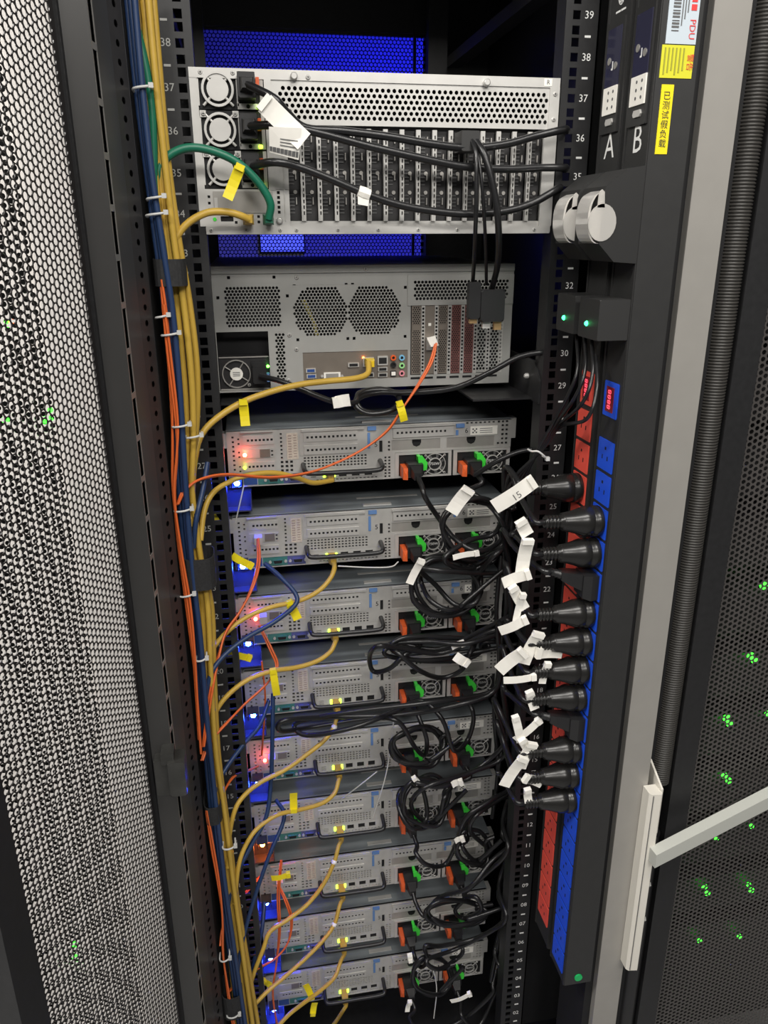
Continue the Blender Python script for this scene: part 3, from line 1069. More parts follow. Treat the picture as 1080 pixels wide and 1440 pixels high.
# expansion slots
for k in range(7):
    cx = 62.5 + 19.6 * k
    m = [BROWN, BROWN, BROWN, PINK, PINK, PCMET, PCMET][k]
    if k == 1:
        mb = MB()
        mbox(mb, cx - 7, cx + 7, 0.5, 1.5, 17, 115)
        sc = mb.build('slot_cover', m, P)
        mbox(MB(), cx - 5, cx + 5, -4, 1, 52, 70).build('fibre_cage', STEEL, sc)
        mbox(MB(), cx - 2, cx + 2, -0.2, 0.5, 86, 90).build('card_mark', PAPER, sc)
    elif k < 5:
        sc = perf('slot_cover', m, P, (cx - 7) * mm, (cx + 7) * mm, 0.017, 0.115, 0.0031, 0.00105, xz(0.0005), th=0.0006)
        if k in (0, 2):
            mbox(MB(), cx - 6, cx + 6, -0.3, 0.4, 80, 88).build('cover_band', BROWN, sc)
    else:
        sc = perf('slot_cover', m, P, (cx - 7) * mm, (cx + 7) * mm, 0.017, 0.115, 0.0048, 0.00195, xz(0.0005), th=0.001)
    H = [sq(cx + 9.8, 22 + j * 5.2, 3.0) for j in range(18)]
    MB().plate((cx + 7.2) * mm, (cx + 12.4) * mm, 0.016, 0.116, H, -0.0006, 0.002).build('slot_divider', STEELB, P)
    mbox(MB(), cx - 8, cx + 6, -0.5, 0.3, 10, 13).build('slot_notch', DARK, P)
mbox(MB(), 54, 190, 6, 7, 16, 116).build('slot_backing', DARK, P)
# power supply in its bay
mb = MB()
mbox(mb, -219, -150, 8, 60, 2, 49)
mb.m = 1
mbox(mb, -219, -150, 6, 8, 47.5, 49)
mbox(mb, -219, -150, 6, 8, 2, 4)
ps = mb.build('power_supply', [CARD, STEELD], P)
mb = MB().ring((-196 * mm, 25 * mm), 20 * mm, 18.6 * mm, 0.005, 0.008)
for k in range(4):
    a = math.pi / 4 + k * math.pi / 2 + 0.2
    mb.tube([((-196 + rr * math.cos(a)) * mm, 0.006, (25 + rr * math.sin(a)) * mm) for rr in (8, 20)], 0.001, 5)
mb.build('fan_grille', STEELD, ps)
mb = MB().cyl((-196 * mm, 0.007, 25 * mm), (0, -1, 0), 9 * mm, 0.002, 18)
mb.m = 1
for j in range(3):
    mbox(mb, -201, -191, 4.8, 5, 22 + j * 2.4, 23 + j * 2.4)
mb.build('fan_hub', [PAPER, GREYP], ps)
mbox(MB(), -175, -155, 4, 8, 9, 43, 1).build('inlet_socket', PLAS, ps)
mbox(MB(), -154, -150, -4, 6, 14, 26, 0.6).build('release_latch', BLUL, ps)
MB().sphere((-151.5 * mm, 3 * mm, 35 * mm), 2.2 * mm).build('status_led', L_GRN, ps)
screw(ps, -179, 9, 6, 2.6)
# input-output shield
iob = MB()
mbox(iob, -102, 50, 1, 2, 13, 53)
sh = iob.build('port_shield', BROWN, P)


def loc(px, py, Y=pyy):
    q = at(px, py, Y)
    return q.x * 1000, (q.z - pz) * 1000


def port(name, px, py, wd, ht, m_out, m_in, dep=3):
    x, z = loc(px, py)
    mb = MB()
    mbox(mb, x - wd / 2, x + wd / 2, 1 - dep, 1, z - ht / 2, z + ht / 2)
    mb.m = 1
    mbox(mb, x - wd * 0.38, x + wd * 0.38, 0.8 - dep, 1.2 - dep, z - ht * 0.34, z + ht * 0.34)
    return mb.build(name, [m_out, m_in], sh)


port('usb_port', 437, 521, 14, 6, STEEL, USBB)
port('usb_port', 438, 529, 14, 6, STEEL, USBB)
port('video_socket', 467, 528, 24, 9, PAPER, STEELD)
for px in (453, 481):
    x, z = loc(px, 529)
    MB().lathe([(2.2 * mm, 0), (2.2 * mm, 3 * mm)], (x * mm, 0.001, z * mm), (0, -1, 0), 6, False).build('jack_post', STEELB, sh)
port('display_port', 497, 513, 16, 6, STEEL, DARK)
port('network_port', 518, 509, 16, 13, STEEL, DARK)
port('usb_port', 519, 527, 14, 6, STEEL, DARK)
port('network_port', 538, 507, 15, 13, STEEL, DARK)
port('usb_port', 538, 519, 14, 6, STEEL, DARK)
port('usb_port', 538, 527, 14, 6, STEEL, DARK)
for px, py, m in ((553, 503, ORAP), (565, 503, mat('sky_plastic', (0.2, 0.5, 0.75), 0.4)), (553, 513, PLAS), (565, 514, mat('mint_plastic', (0.35, 0.75, 0.3), 0.4)), (565, 525, mat('pink_plastic', (0.8, 0.3, 0.35), 0.4))):
    x, z = loc(px, py)
    mb = MB().ring((x * mm, z * mm), 4.2 * mm, 2.2 * mm, -0.002, 0.001, 14)
    mb.m = 1
    mb.cyl((x * mm, 0.001, z * mm), (0, -1, 0), 2.2 * mm, 0.0012, 10)
    mb.build('audio_jack', [m, DARK], sh)
port('optical_port', 553, 525, 8, 8, PLAS, PAPER)
x, z = loc(511, 503)
MB().sphere((x * mm, 0, z * mm), 0.0014).build('link_led', mat('link_amber', (1, 0.3, 0.05), 0.4, emit=25, ecol=(1, 0.2, 0.02)), sh)
for px, py in ((407, 471), (406, 535), (417, 390), (514, 378), (417, 491)):
    x, z = loc(px, py)
    screw(P, x, z, -0.2 if py > 385 else -2.5, 3, STEELB)
# shelf under the chassis
shf = thing('rack_shelf', 'black metal shelf carrying the four-unit computer chassis', 'shelf', (0, 0.0, pz - 0.012))
MB().box(0.13, 0.2165, 0.03, 0.66, 0, 0.0025).build('shelf_ledge', BLACK, shf)
MB().box(-0.2195, -0.19, 0.07, 0.66, 0, 0.0025).build('shelf_ledge', BLACK, shf)
MB().box(-0.2195, 0.2165, 0.30, 0.66, 0.001, 0.0035).build('shelf_plate', BLACK, shf)
mb = MB().hull([(0.2195, y, z) for y, z in ((0.004, -0.002), (0.004, 0.03), (0.03, 0.055), (0.3, 0.055), (0.3, -0.002))] + [(0.2165, y, z) for y, z in ((0.004, -0.002), (0.004, 0.03), (0.03, 0.055), (0.3, 0.055), (0.3, -0.002))])
mb.build('shelf_bracket', BLACK, shf)
MB().lathe([(0.004, 0), (0.004, 0.004), (0.002, 0.006)], (0.2165, 0.05, 0.03), (-1, 0, 0), 10).build('shelf_bolt', STEELB, shf)

# ------------------------------------------------------------------ power strips on the right
def atz(px, py, Z):
    d = ray(px, py)
    return CAM + d * ((Z - CAM.z) / d.z)


XF = 0.26
ZB = 0.303
OUT = {}


def make_strip(letter, y0, y1, m_out, zfirst, pitch, zdisp, cname):
    yc = (y0 + y1) / 2
    R = thing('power_strip', 'black vertical power strip lettered %s with %s outlets' % (letter, cname), 'power strip', (XF, yc, ZB))

    def wb(mb, name, m, parent=R):
        mb.v = [tuple(Vector(v) - Vector((XF, yc, ZB))) for v in mb.v]
        return mb.build(name, m, parent)
    wb(MB().box(XF, 0.3055, y0, y1, ZB, 1.95, 0.0015), 'strip_body', PDUG)
    for yy in (y0 + 0.0035, y1 - 0.0035):
        wb(MB().box(XF - 0.0012, XF, yy - 0.0022, yy + 0.0022, ZB, 1.95), 'edge_rib', PDUG)
    for k in range(20):
        z = zfirst - pitch * k
        ow = 0.0205
        mb = MB().box(XF - 0.0018, XF, yc - ow, yc + ow, z - 0.0195, z + 0.0195, 0.0018)
        mb.m = 1
        for (dy, dz, ay, az) in ((0.0, 0.009, 0.0018, 0.0018), (-0.007, -0.003, 0.0010, 0.0028), (0.007, -0.003, 0.0010, 0.0028)):
            mb.box(XF - 0.0021, XF - 0.0017, yc + dy - ay, yc + dy + ay, z + dz - az, z + dz + az)
        wb(mb, 'outlet', [m_out, DARK])
        OUT[letter, k] = Vector((XF - 0.0018, yc, z))
    # meter
    mb = MB().box(XF - 0.0018, XF, yc - 0.018, yc + 0.018, zdisp - 0.0215, zdisp + 0.0215, 0.0012)
    meter = wb(mb, 'meter', m_out)
    mb = MB().box(XF - 0.0024, XF - 0.0016, yc - 0.009, yc + 0.011, zdisp - 0.0155, zdisp + 0.0155)
    wb(mb, 'meter_window', mat('dark_red_window', (0.25, 0.02, 0.03), 0.2), meter)
    mb = MB().text('8888', 0.0125, (XF - 0.0024, yc + 0.001, zdisp), (0, 0, 1), (0, 1, 0), lift=0.0004)
    wb(mb, 'meter_digits', L_DIG, meter)
    # printed letter, window with terminal cover, latch, emblem
    wb(MB().text(letter, 0.040, (XF, yc - 0.003, 1.540), (0, -1, 0), (0, 0, 1), lift=0.0005), 'printed_letter', WHITE)
    wb(MB().box(XF - 0.003, XF, yc - 0.021, yc + 0.021, 1.555, 1.672, 0.001), 'terminal_cover', PDUG)
    mb = MB().box(XF - 0.0042, XF - 0.003, yc - 0.017, yc + 0.017, 1.604, 1.664)
    wb(mb, 'inspection_window', SMOKE)
    mb = MB().box(XF - 0.0046, XF - 0.003, yc - 0.017, yc + 0.017, 1.575, 1.604)
    mb.m = 1
    for i in range(2):
        for j in range(3):
            mb.cyl((XF - 0.0046, yc - 0.009 + i * 0.012, 1.582 + j * 0.008), (-1, 0, 0), 0.0018, 0.0003, 8)
    wb(mb, 'terminal_label', [PAPER, GREYP])
    mb = MB().hull([(x, yc - 0.003 + a, 1.566 + b) for x in (XF - 0.005, XF - 0.003) for a, b in ((-0.009, 0), (-0.007, 0.004), (0.007, 0.004), (0.009, 0), (0.007, -0.003), (-0.007, -0.003))])
    wb(mb, 'cover_latch', STEELB)
    wb(MB().box(XF - 0.0044, XF - 0.0040, yc - 0.002, yc + 0.002, 1.621, 1.623).box(XF - 0.0044, XF - 0.004, yc - 0.002, yc, 1.623, 1.63), 'window_mark', WHITE)
    for dy in (-0.009, 0.008):
        wb(MB().cyl((XF - 0.0042, yc + dy, 1.628 + dy * 0.4), (-1, 0, 0), 0.004, 0.0008, 10), 'terminal_screw', STEELD)
    mb = MB()
    cy, cz = yc - 0.002, 1.698
    for rr in (0.0105,):
        vs = []
        N = 20
        for q in (rr, rr - 0.0024):
            for i in range(N):
                a = 2 * math.pi * i / N
                vs.append((XF - 0.0004, cy + q * 0.85 * math.cos(a), cz + q * 1.15 * math.sin(a)))
        mb.add(vs, [(i, (i + 1) % N, N + (i + 1) % N, N + i) for i in range(N)])
    mb.box(XF - 0.0004, XF, cy - 0.0026, cy - 0.0008, cz - 0.011, cz + 0.011).box(XF - 0.0004, XF, cy + 0.0012, cy + 0.003, cz - 0.011, cz + 0.011)
    for i in range(2):
        mb.box(XF - 0.0004, XF, cy - 0.012 + i * 0.013, cy - 0.001 + i * 0.013, cz - 0.0185, cz - 0.0165)
    wb(mb, 'printed_emblem', WHITE)
    # breaker box with clear flap
    prof = ((0.26, 1.513), (0.24, 1.510), (0.216, 1.492), (0.213, 1.482), (0.213, 1.432), (0.232, 1.413), (0.26, 1.411))
    bk = wb(MB().hull([(x, y, z) for x, z in prof for y in (y0 + 0.001, y1 - 0.001)]), 'breaker_box', mat('matt_black_plastic', (0.018, 0.018, 0.018), 0.55))
    ya, yb = (-0.086, -0.054) if letter == 'A' else (-0.156, -0.123)
    outer = [(0.213, 1.4875)] + [(0.213 - 0.0155 * math.sin(t) ** 0.7, 1.459 + 0.0265 * math.cos(t)) for t in [math.pi * i / 14 for i in range(1, 14)]] + [(0.213, 1.4325)]
    mb = MB()
    n = len(outer)
    inner = [(x + 0.0022 if x < 0.212 else x, z) for x, z in outer]
    vs = [(x, y, z) for y in (ya, yb) for x, z in outer] + [(x, y, z) for y in (ya, yb) for x, z in inner]
    fs = []
    for i in range(n - 1):
        fs += [(i, i + 1, n + i + 1, n + i), (2 * n + i, 3 * n + i, 3 * n + i + 1, 2 * n + i + 1),
               (i, 2 * n + i, 2 * n + i + 1, i + 1), (n + i, n + i + 1, 3 * n + i + 1, 3 * n + i)]
    mb.add(vs, fs)
    mb.hull([(0.214 + 0.0165 * math.cos(t), ya - e, 1.4545 + 0.0195 * math.sin(t)) for t in [2 * math.pi * i / 22 for i in range(22)] for e in (0, 0.0018)])
    mb.hull([(0.211 + dx, ya - e, z) for dx, z in ((-0.004, 1.470), (-0.003, 1.486), (0.000, 1.4885), (0.003, 1.486), (0.0045, 1.470)) for e in (0, 0.0018)])
    wb(mb, 'breaker_flap', CLEAR, bk)
    wb(MB().box(0.209, 0.213, ya + 0.008, yb - 0.008, 1.447, 1.468), 'breaker_toggle', GREYP, bk)
    # surge module with a green light
    sm_ = wb(MB().box(0.221, XF, y0 + 0.003, y1 - 0.002, 1.3255, 1.3715, 0.0015), 'surge_module', mat('module_plastic', (0.026, 0.026, 0.026), 0.5))
    wb(MB().sphere((0.2212, yc + 0.004, 1.3425), 0.0032), 'module_led', mat('jade_led', (0.1, 1, 0.4), 0.4, emit=6, ecol=(0.03, 1, 0.25)), sm_)
    return R, wb


A_, wbA = make_strip('A', -0.089, -0.028, REDO, 1.2027, 0.04435, 1.2515, 'red')
B_, wbB = make_strip('B', -0.158, -0.098, BLUO, 1.1790, 0.04425, 1.2500, 'blue')
A_['label'] = 'black vertical power strip lettered A, with red outlets, nearer the rails'
B_['label'] = 'black vertical power strip lettered B, with blue outlets, beside the silver column'
# stickers on the side of strip B
yS = -0.158


def stick(x0, x1, z0, z1, m, name):
    return wbB(MB().box(x0, x1, yS - 0.0006, yS, z0, z1), name, m)


stick(0.2665, 0.3005, 1.6285, 1.720, mat('pale_blue_paper', (0.55, 0.62, 0.68), 0.5), 'rating_sticker')
mb = MB()
for i in range(26):
    z = 1.640 + i * 0.003
    mb.box(0.2715, 0.2795, yS - 0.001, yS - 0.0006, z, z + (0.0018 if i % 3 else 0.0009))
for i in range(3):
    mb.box(0.2815 + i * 0.003, 0.2825 + i * 0.003, yS - 0.001, yS - 0.0006, 1.645 + i * 0.006, 1.71)
wbB(mb, 'rating_print', GREYP)
mb = MB().text('PDU', 0.0095, (0.2945, yS - 0.0006, 1.642), (0, 0, -1), (1, 0, 0), lift=0.0004)
for i in range(4):
    mb.box(0.2915, 0.2975, yS - 0.001, yS - 0.0006, 1.659 + i * 0.0075, 1.6645 + i * 0.0075 - 0.001 * (i % 2))
wbB(mb, 'red_lettering', mat('red_print', (0.75, 0.05, 0.05), 0.6))
stick(0.2635, 0.300, 1.597, 1.6275, mat('lime_paper', (0.68, 0.66, 0.03), 0.5), 'warning_sticker')
mb = MB()
for i in range(6):
    mb.box(0.2665 + i * 0.0042, 0.268 + i * 0.0042, yS - 0.001, yS - 0.0006, 1.600 + (i % 3) * 0.002, 1.625)
wbB(mb, 'warning_print', mat('olive_print', (0.34, 0.33, 0.03), 0.6))
mb = MB().text('警告', 0.008, (0.2958, yS - 0.0006, 1.612), (0, 0, -1), (1, 0, 0), lift=0.0005)
wbB(mb, 'warning_title', mat('red_print', (0.75, 0.05, 0.05), 0.6))
stick(0.2675, 0.2815, 1.524, 1.591, YTAG, 'tape_label')
mb = MB()
for i, ch in enumerate('已测试假负载'):
    mb.text(ch, 0.0088, (0.2745, yS - 0.0006, 1.580 - i * 0.0092), (1, 0, 0), (0, 0, 1), lift=0.0004)
wbB(mb, 'tape_lettering', mat('dark_ink', (0.06, 0.06, 0.03), 0.6))
q = at(813, 1374, yS)
wbB(MB().cyl((q.x, yS, q.z), (0, -1, 0), 0.0065, 0.002, 16), 'green_seal', mat('green_seal_paint', (0.01, 0.45, 0.12), 0.4))

# ------------------------------------------------------------------ stay bracket and arm at the lower right
bz0, bz1 = at(892, 1356, -0.165).z, at(915, 1112, -0.165).z
xL, xR = at(910, 1116, -0.165).x, at(937, 1116, -0.165).x
BR = thing('stay_bracket', 'cream angled stay bracket bolted to the silver column', 'bracket', ((xL + xR) / 2, -0.16, bz0))
bo = Vector(BR.location)


def bb(mb, name, m, parent):
    mb.v = [tuple(Vector(v) - bo) for v in mb.v]
    return mb.build(name, m, parent)


CREAM = mat('cream_paint', (0.72, 0.69, 0.62), 0.4)
bb(MB().hull([(xL + a, b, z) for a, b in ((0, -0.1525), (0.0, -0.170), (0.003, -0.174), (0.017, -0.176), (0.0195, -0.173), (0.0195, -0.1525)) for z in (bz0, bz1)]), 'angle_plate', CREAM, BR)
bb(MB().box(xL + 0.0045, xL + 0.0055, -0.1752, -0.173, bz0 + 0.002, bz1 - 0.002), 'plate_groove', GREYP, BR)
zt = at(930, 1150, -0.165).z
bb(MB().hull([(x, y, z) for x in (xL + 0.019, xL + 0.022) for y, z in ((-0.170, bz1 + 0.004), (-0.125, bz1 + 0.03), (-0.125, bz1 - 0.085), (-0.170, bz1 - 0.075))]), 'side_cheek', CREAM, BR)
bb(MB().box(xL - 0.004, xL + 0.004, -0.150, -0.12, bz1 - 0.08, bz1 + 0.025, 0.001), 'back_tab', CREAM, BR)
for z in (bz0 + 0.09, bz0 + 0.16):
    bb(MB().lathe([(0.005, 0), (0.005, 0.006)], (xL + 0.022, -0.16, z), (1, 0, 0), 6, False), 'hex_bolt', STEEL, BR)
za = at(928, 1213, -0.175).z
e1 = at(922, 1212, -0.192)
e2 = at(1092, 1124, -0.172)
dv = (e2 - e1).normalized()
nv = Vector((-dv.y, dv.x, 0))
ar = MB().hull([tuple(e1 + dv * t + nv * s_ + Vector((0, 0, h))) for t in (0, (e2 - e1).length + 0.05) for s_ in (0, 0.018) for h in (-0.012, 0.012)])
o = ar.build('door_stay', mat('grey_green_paint', (0.50, 0.51, 0.47), 0.4), None, e1)
tag(o, 'pale grey stay bar reaching right from the cream bracket', 'bar')

# ------------------------------------------------------------------ cables
def path(pts, Y0=None, Y1=None):
    """pixel waypoints with depth -> points in space; depth may be given per point or run from Y0 to Y1"""
    out = []
    n = len(pts)
    for i, p in enumerate(pts):
        if isinstance(p, Vector):
            out.append(p)
        elif len(p) == 3:
            out.append(at(*p))
        else:
            t = i / max(1, n - 1)
            out.append(at(p[0], p[1], Y0 + (Y1 - Y0) * t))
    return out


def cable(name, label, cat, group, m, pts, r, n=8):
    R = thing(name, label, cat, pts[0], group)
    o = Vector(pts[0])
    mb = MB().tube([Vector(p) - o for p in pts], r, n)
    mb.build('cord', m, R)
    return R


def child(R, mb, name, m, parent=None):
    o = Vector(R.location)
    mb.v = [tuple(Vector(v) - o) for v in mb.v]
    return mb.build(name, m, parent or R)


def flag(R, c, ang, ln, wd, m=PAPER, name='tag', yaw=0.0, ink=False):
    """bent paper flag hanging from point c, its long side turned ang degrees from +x"""
    c = Vector(c)
    a = math.radians(ang)
    ex = Vector((math.cos(a) * math.cos(yaw), math.sin(yaw), math.sin(a)))
    ez = Vector((-math.sin(a), 0, math.cos(a)))
    ny = ex.cross(ez).normalized()
    mb = MB()
    N = 5
    vs = []
    for s_ in (0, 1):
        for i in range(N + 1):
            t = i / N
            bend = math.sin(t * math.pi) * 0.0025 * (1 if ang % 2 else -1)
            for b in (-0.5, 0.5):
                vs.append(c + ex * (ln * t * mm) + ez * (wd * b * mm) + ny * (bend + (0.0005 if s_ else 0)))
    fs = []
    k = 2 * (N + 1)
    for i in range(N):
        fs += [(2 * i, 2 * i + 2, 2 * i + 3, 2 * i + 1), (k + 2 * i, k + 2 * i + 1, k + 2 * i + 3, k + 2 * i + 2),
               (2 * i, k + 2 * i, k + 2 * i + 2, 2 * i + 2), (2 * i + 1, 2 * i + 3, k + 2 * i + 3, k + 2 * i + 1)]
    fs += [(0, 1, k + 1, k), (2 * N, k + 2 * N, k + 2 * N + 1, 2 * N + 1)]
    mb.add(vs, fs)
    # wrap round the cord
    mb.hull([tuple(c + ex * u * mm + ez * v * mm + ny * w_ * mm) for u in (-4, 3) for v in (-wd * 0.42, wd * 0.42) for w_ in (-3.5, 3.5)])
    if ink:
        mb.m = 1
        for j in range(3):
            v = (-0.25 + j * 0.25) * wd
            for e in (1,):
                mb.add([c + ex * (ln * t * mm) + ez * ((v + q) * mm) - ny * 0.0012 + (-ny) * 0.0 for t, q in ((0.25, -0.5), (0.85, -0.5), (0.85, 0.5), (0.25, 0.5))], [(0, 1, 2, 3), (3, 2, 1, 0)])
    return child(R, mb, name, [m, GREYP])


def rj45(R, p, m, d=(0, -1, 0)):
    """plug whose nose sits at p, body towards -y"""
    p = Vector(p)
    mb = MB().box(p.x - 0.0055, p.x + 0.0055, p.y - 0.012, p.y + 0.004, p.z - 0.004, p.z + 0.004)
    mb.hull([(p.x + a * w_, p.y - y, p.z + b * h) for y, w_, h in ((0.010, 0.0065, 0.006), (0.022, 0.0055, 0.005), (0.028, 0.004, 0.004)) for a in (-1, 1) for b in (-1, 1)])
    return child(R, mb, 'connector', m)


# --- green loop on the top server
g0 = Vector((-0.145, -0.03, gz + 0.017))
R = cable('network_cable', 'green network cable looping from the bundle into the top server', 'cable', None, GRN,
          [g0] + path([(380, 285), (362, 255), (330, 226), (290, 210), (258, 209), (232, 224), (220, 250), (219, 290), (228, 350), (238, 430), (247, 480)], -0.035, -0.062), 0.0046)
rj45(R, (-0.145, -0.002, gz + 0.0165), GRN)
flag(R, at(337, 236, -0.05), 244, 36, 12, YTAG)
cable('network_cable', 'straight green network cable in the upper left bundle', 'cable', None, GRN,
      path([(180, -30), (188, 20), (204, 90), (213, 150), (216, 210), (217, 260), (222, 310), (229, 350), (237, 420), (243, 470), (246, 520)], -0.055, -0.06), 0.0044)
# --- yellow lead of the top server
y0_ = Vector((-0.1685, -0.03, gz + 0.0165))
R = cable('network_cable', 'short yellow network cable arching into the bottom of the top server', 'cable', 'yellow network cables', YEL,
          [y0_] + path([(338, 303), (318, 298), (292, 299), (268, 311), (252, 328), (244, 350), (250, 400), (262, 450)], -0.035, -0.05), 0.0042)
rj45(R, (-0.1685, -0.002, gz + 0.0165), YEL)
# --- yellow lead of the computer
c0 = at(518, 509, 0.07)
R = cable('network_cable', 'yellow network cable sweeping left from the computer port panel', 'cable', 'yellow network cables', YEL,
          [c0 + Vector((0, 0.0, 0))] + path([(517, 525), (500, 532), (460, 536), (420, 541), (380, 551), (340, 566), (305, 588), (283, 612), (274, 645), (270, 690), (268, 740)], 0.055, -0.055), 0.0042)
rj45(R, at(518, 508, 0.098), mat('bright_yellow_plastic', (0.8, 0.55, 0.02), 0.4))
flag(R, at(342, 566, -0.005), 272, 31, 12, YTAG)
# --- yellow leads of the nine servers
YL = [
    ([(440, 679), (415, 671), (385, 665), (350, 668), (318, 680), (298, 695), (287, 720), (282, 760)], None),
    ([(470, 800), (464, 814), (448, 831), (420, 845), (380, 854), (345, 869), (315, 893), (296, 920), (290, 960), (288, 1010)], ((407, 848), 292, 30, 13)),
    ([(471, 904), (464, 917), (445, 930), (415, 939), (385, 943), (350, 955), (320, 978), (302, 1005), (297, 1040), (300, 1090)], ((384, 944), 275, 42, 11)),
    ([(474, 1003), (470, 1022), (455, 1042), (430, 1062), (400, 1083), (370, 1098), (345, 1117), (330, 1140), (322, 1180), (320, 1220)], None),
    ([(476, 1098), (470, 1116), (452, 1130), (420, 1139), (390, 1146), (362, 1165), (345, 1190), (335, 1220), (330, 1270)], ((413, 1139), 88, 33, 12)),
    ([(476, 1190), (470, 1212), (455, 1243), (432, 1272), (405, 1293), (380, 1310), (370, 1335), (355, 1375), (345, 1420), (340, 1460)], None),
    ([(478, 1272), (470, 1300), (452, 1325), (425, 1352), (395, 1378), (370, 1400), (350, 1425), (340, 1460)], None),
    ([(479, 1352), (470, 1375), (448, 1395), (425, 1412), (405, 1428), (385, 1450)], ((438, 1402), 106, 34, 11)),
    ([(480, 1425), (470, 1440), (455, 1460)], None)]
for k, (wp, fl) in enumerate(YL):
    zb = servers[k].location.z
    st_ = Vector((-0.068, SY - 0.031, zb + 0.012))
    r_lab = ['yellow network cable of the topmost two-unit server', 'yellow network cable of the second server, bearing a yellow flag',
             'yellow network cable of the third server, its flag hanging down', 'yellow network cable of the fourth server, without a flag',
             'yellow network cable of the fifth server, its flag standing up', 'yellow network cable of the sixth server, falling in a long curve',
             'yellow network cable of the seventh server', 'yellow network cable of the eighth server, its flag standing up',
             'yellow network cable of the lowest server'][k]
    R = cable('network_cable', r_lab, 'cable', 'yellow network cables', YEL, [st_] + path(wp, SY - 0.052, -0.05), 0.0037)
    rj45(R, (-0.068, SY, zb + 0.0125), YEL)
    if fl:
        (fx, fy), an, ln, wd = fl
        # depth of the flag follows the cord at the nearest waypoint
        i = min(range(len(wp)), key=lambda i: abs(wp[i][0] - fx) + abs(wp[i][1] - fy))
        Yf = SY - 0.052 + (-0.05 - (SY - 0.052)) * i / (len(wp) - 1)
        flag(R, at(fx, fy, Yf - 0.005), an, ln, wd, YTAG)
    elif k in (3, 5, 6):
        child(R, MB().sphere(path(wp, SY - 0.052, -0.05)[1], 0.005), 'collar', PAPER)
# --- upright yellow bundle
VB = [[(192, -30), (206, 100), (219, 220), (232, 340), (243, 450), (252, 560), (258, 660), (268, 760), (281, 850), (286, 960), (296, 1060), (308, 1150), (318, 1240), (326, 1330), (340, 1460)],
      [(198, -30), (212, 100), (225, 220), (238, 340), (251, 450), (261, 560), (265, 660), (275, 760), (287, 850), (291, 960), (300, 1060), (313, 1150), (324, 1240), (334, 1330), (350, 1460)],
      [(206, -30), (218, 100), (231, 220), (245, 340), (260, 440), (270, 540), (272, 620), (270, 690), (280, 770), (292, 850), (297, 960), (304, 1060), (317, 1150), (328, 1240), (340, 1330), (358, 1460)],
      [(213, -30), (224, 100), (235, 220), (250, 330), (267, 430), (277, 520), (276, 600), (267, 680), (277, 770), (297, 850), (301, 950), (307, 1060), (320, 1160), (333, 1260), (346, 1340), (366, 1460)],
      [(202, -30), (209, 110), (222, 230), (235, 350), (247, 450), (256, 560), (262, 660), (271, 760), (284, 850), (289, 960), (298, 1060), (310, 1150), (321, 1240), (330, 1330), (345, 1460)],
      [(186, -30), (200, 110), (216, 230), (228, 350), (238, 450), (246, 540), (252, 640), (263, 750), (277, 850), (283, 960), (292, 1060), (304, 1150), (314, 1240), (322, 1330), (336, 1460)]]
for i, v in enumerate(VB):
    cable('network_cable', ['yellow network cable running upright second from the blue bundle', 'yellow network cable in the middle of the upright yellow bundle, left of centre', 'yellow network cable in the upright bundle, second from the left rail',
                            'yellow network cable of the upright bundle nearest the left rail', 'yellow network cable at the heart of the upright yellow bundle', 'yellow network cable of the upright bundle nearest the blue cables'][i], 'cable', 'upright yellow bundle', YEL,
          path(v, -0.045 - 0.006 * (i % 3), -0.035 - 0.008 * (i % 3)), 0.0040)
# --- blue bundle
BB = [[(176, -30), (190, 110), (205, 230), (218, 330), (231, 430), (242, 540), (249, 640), (256, 740), (266, 820), (275, 900), (284, 1000), (291, 1080), (299, 1160), (307, 1230), (317, 1300), (327, 1370), (338, 1460)],
      [(181, -30), (195, 110), (209, 230), (223, 330), (237, 430), (248, 540), (255, 640), (262, 740), (271, 820), (279, 900), (288, 1000), (295, 1080), (303, 1160), (311, 1230), (321, 1300), (331, 1370), (343, 1460)],
      [(187, -30), (199, 110), (213, 240), (228, 340), (243, 440), (253, 550), (259, 650), (266, 750), (274, 830), (283, 910), (291, 1010), (299, 1090), (308, 1170), (316, 1240), (326, 1310), (336, 1380), (348, 1460)]]
for i, v in enumerate(BB):
    cable('network_cable', ['upright blue network cable nearest the punched strip', 'upright blue network cable in the middle of the blue three', 'upright blue network cable nearest the yellow bundle'][i], 'cable', 'upright blue bundle', BLU,
          path(v, -0.062 - 0.006 * i, -0.055 - 0.006 * i), 0.0036)
BLs = [('blue network cable bent back over the third server', [(372, 792, 0.06), (395, 812, 0.04), (416, 836, 0.02), (414, 852, 0.01), (385, 875, 0), (345, 898, -0.02), (312, 925, -0.04), (294, 955, -0.055), (288, 1000, -0.06)]),
       ('blue network cable leaving the fourth server corner to lower left', [(378, 985, 0.06), (365, 1020, 0.03), (340, 1050, 0), (315, 1085, -0.03), (302, 1115, -0.05), (300, 1160, -0.06)]),
       ('blue network cable hanging past the fifth and sixth servers', [(384, 975, 0.055), (383, 1040, 0.03), (381, 1100, 0.02), (374, 1150, 0.0), (350, 1195, -0.02), (328, 1240, -0.04), (318, 1290, -0.055)]),
       ('blue network cable with a sharp bend beside the sixth server', [(388, 1125, 0.05), (399, 1142, 0.03), (397, 1160, 0.02), (380, 1200, 0.0), (362, 1250, -0.02), (347, 1300, -0.03), (336, 1350, -0.05), (333, 1400, -0.055)]),
       ('dark blue network cable wrapped above the second server corner', [(292, 650, -0.03), (285, 690, -0.045), (276, 730, -0.06), (272, 770, -0.06)]),
       ('blue network cable lying against the lower left posts', [(372, 1268, 0.05), (368, 1310, 0.02), (358, 1350, 0.0), (352, 1400, -0.03), (356, 1460, -0.05)])]
for lab, v in BLs:
    cable('network_cable', lab, 'cable', 'loose blue cables', BLU, path(v), 0.0034)
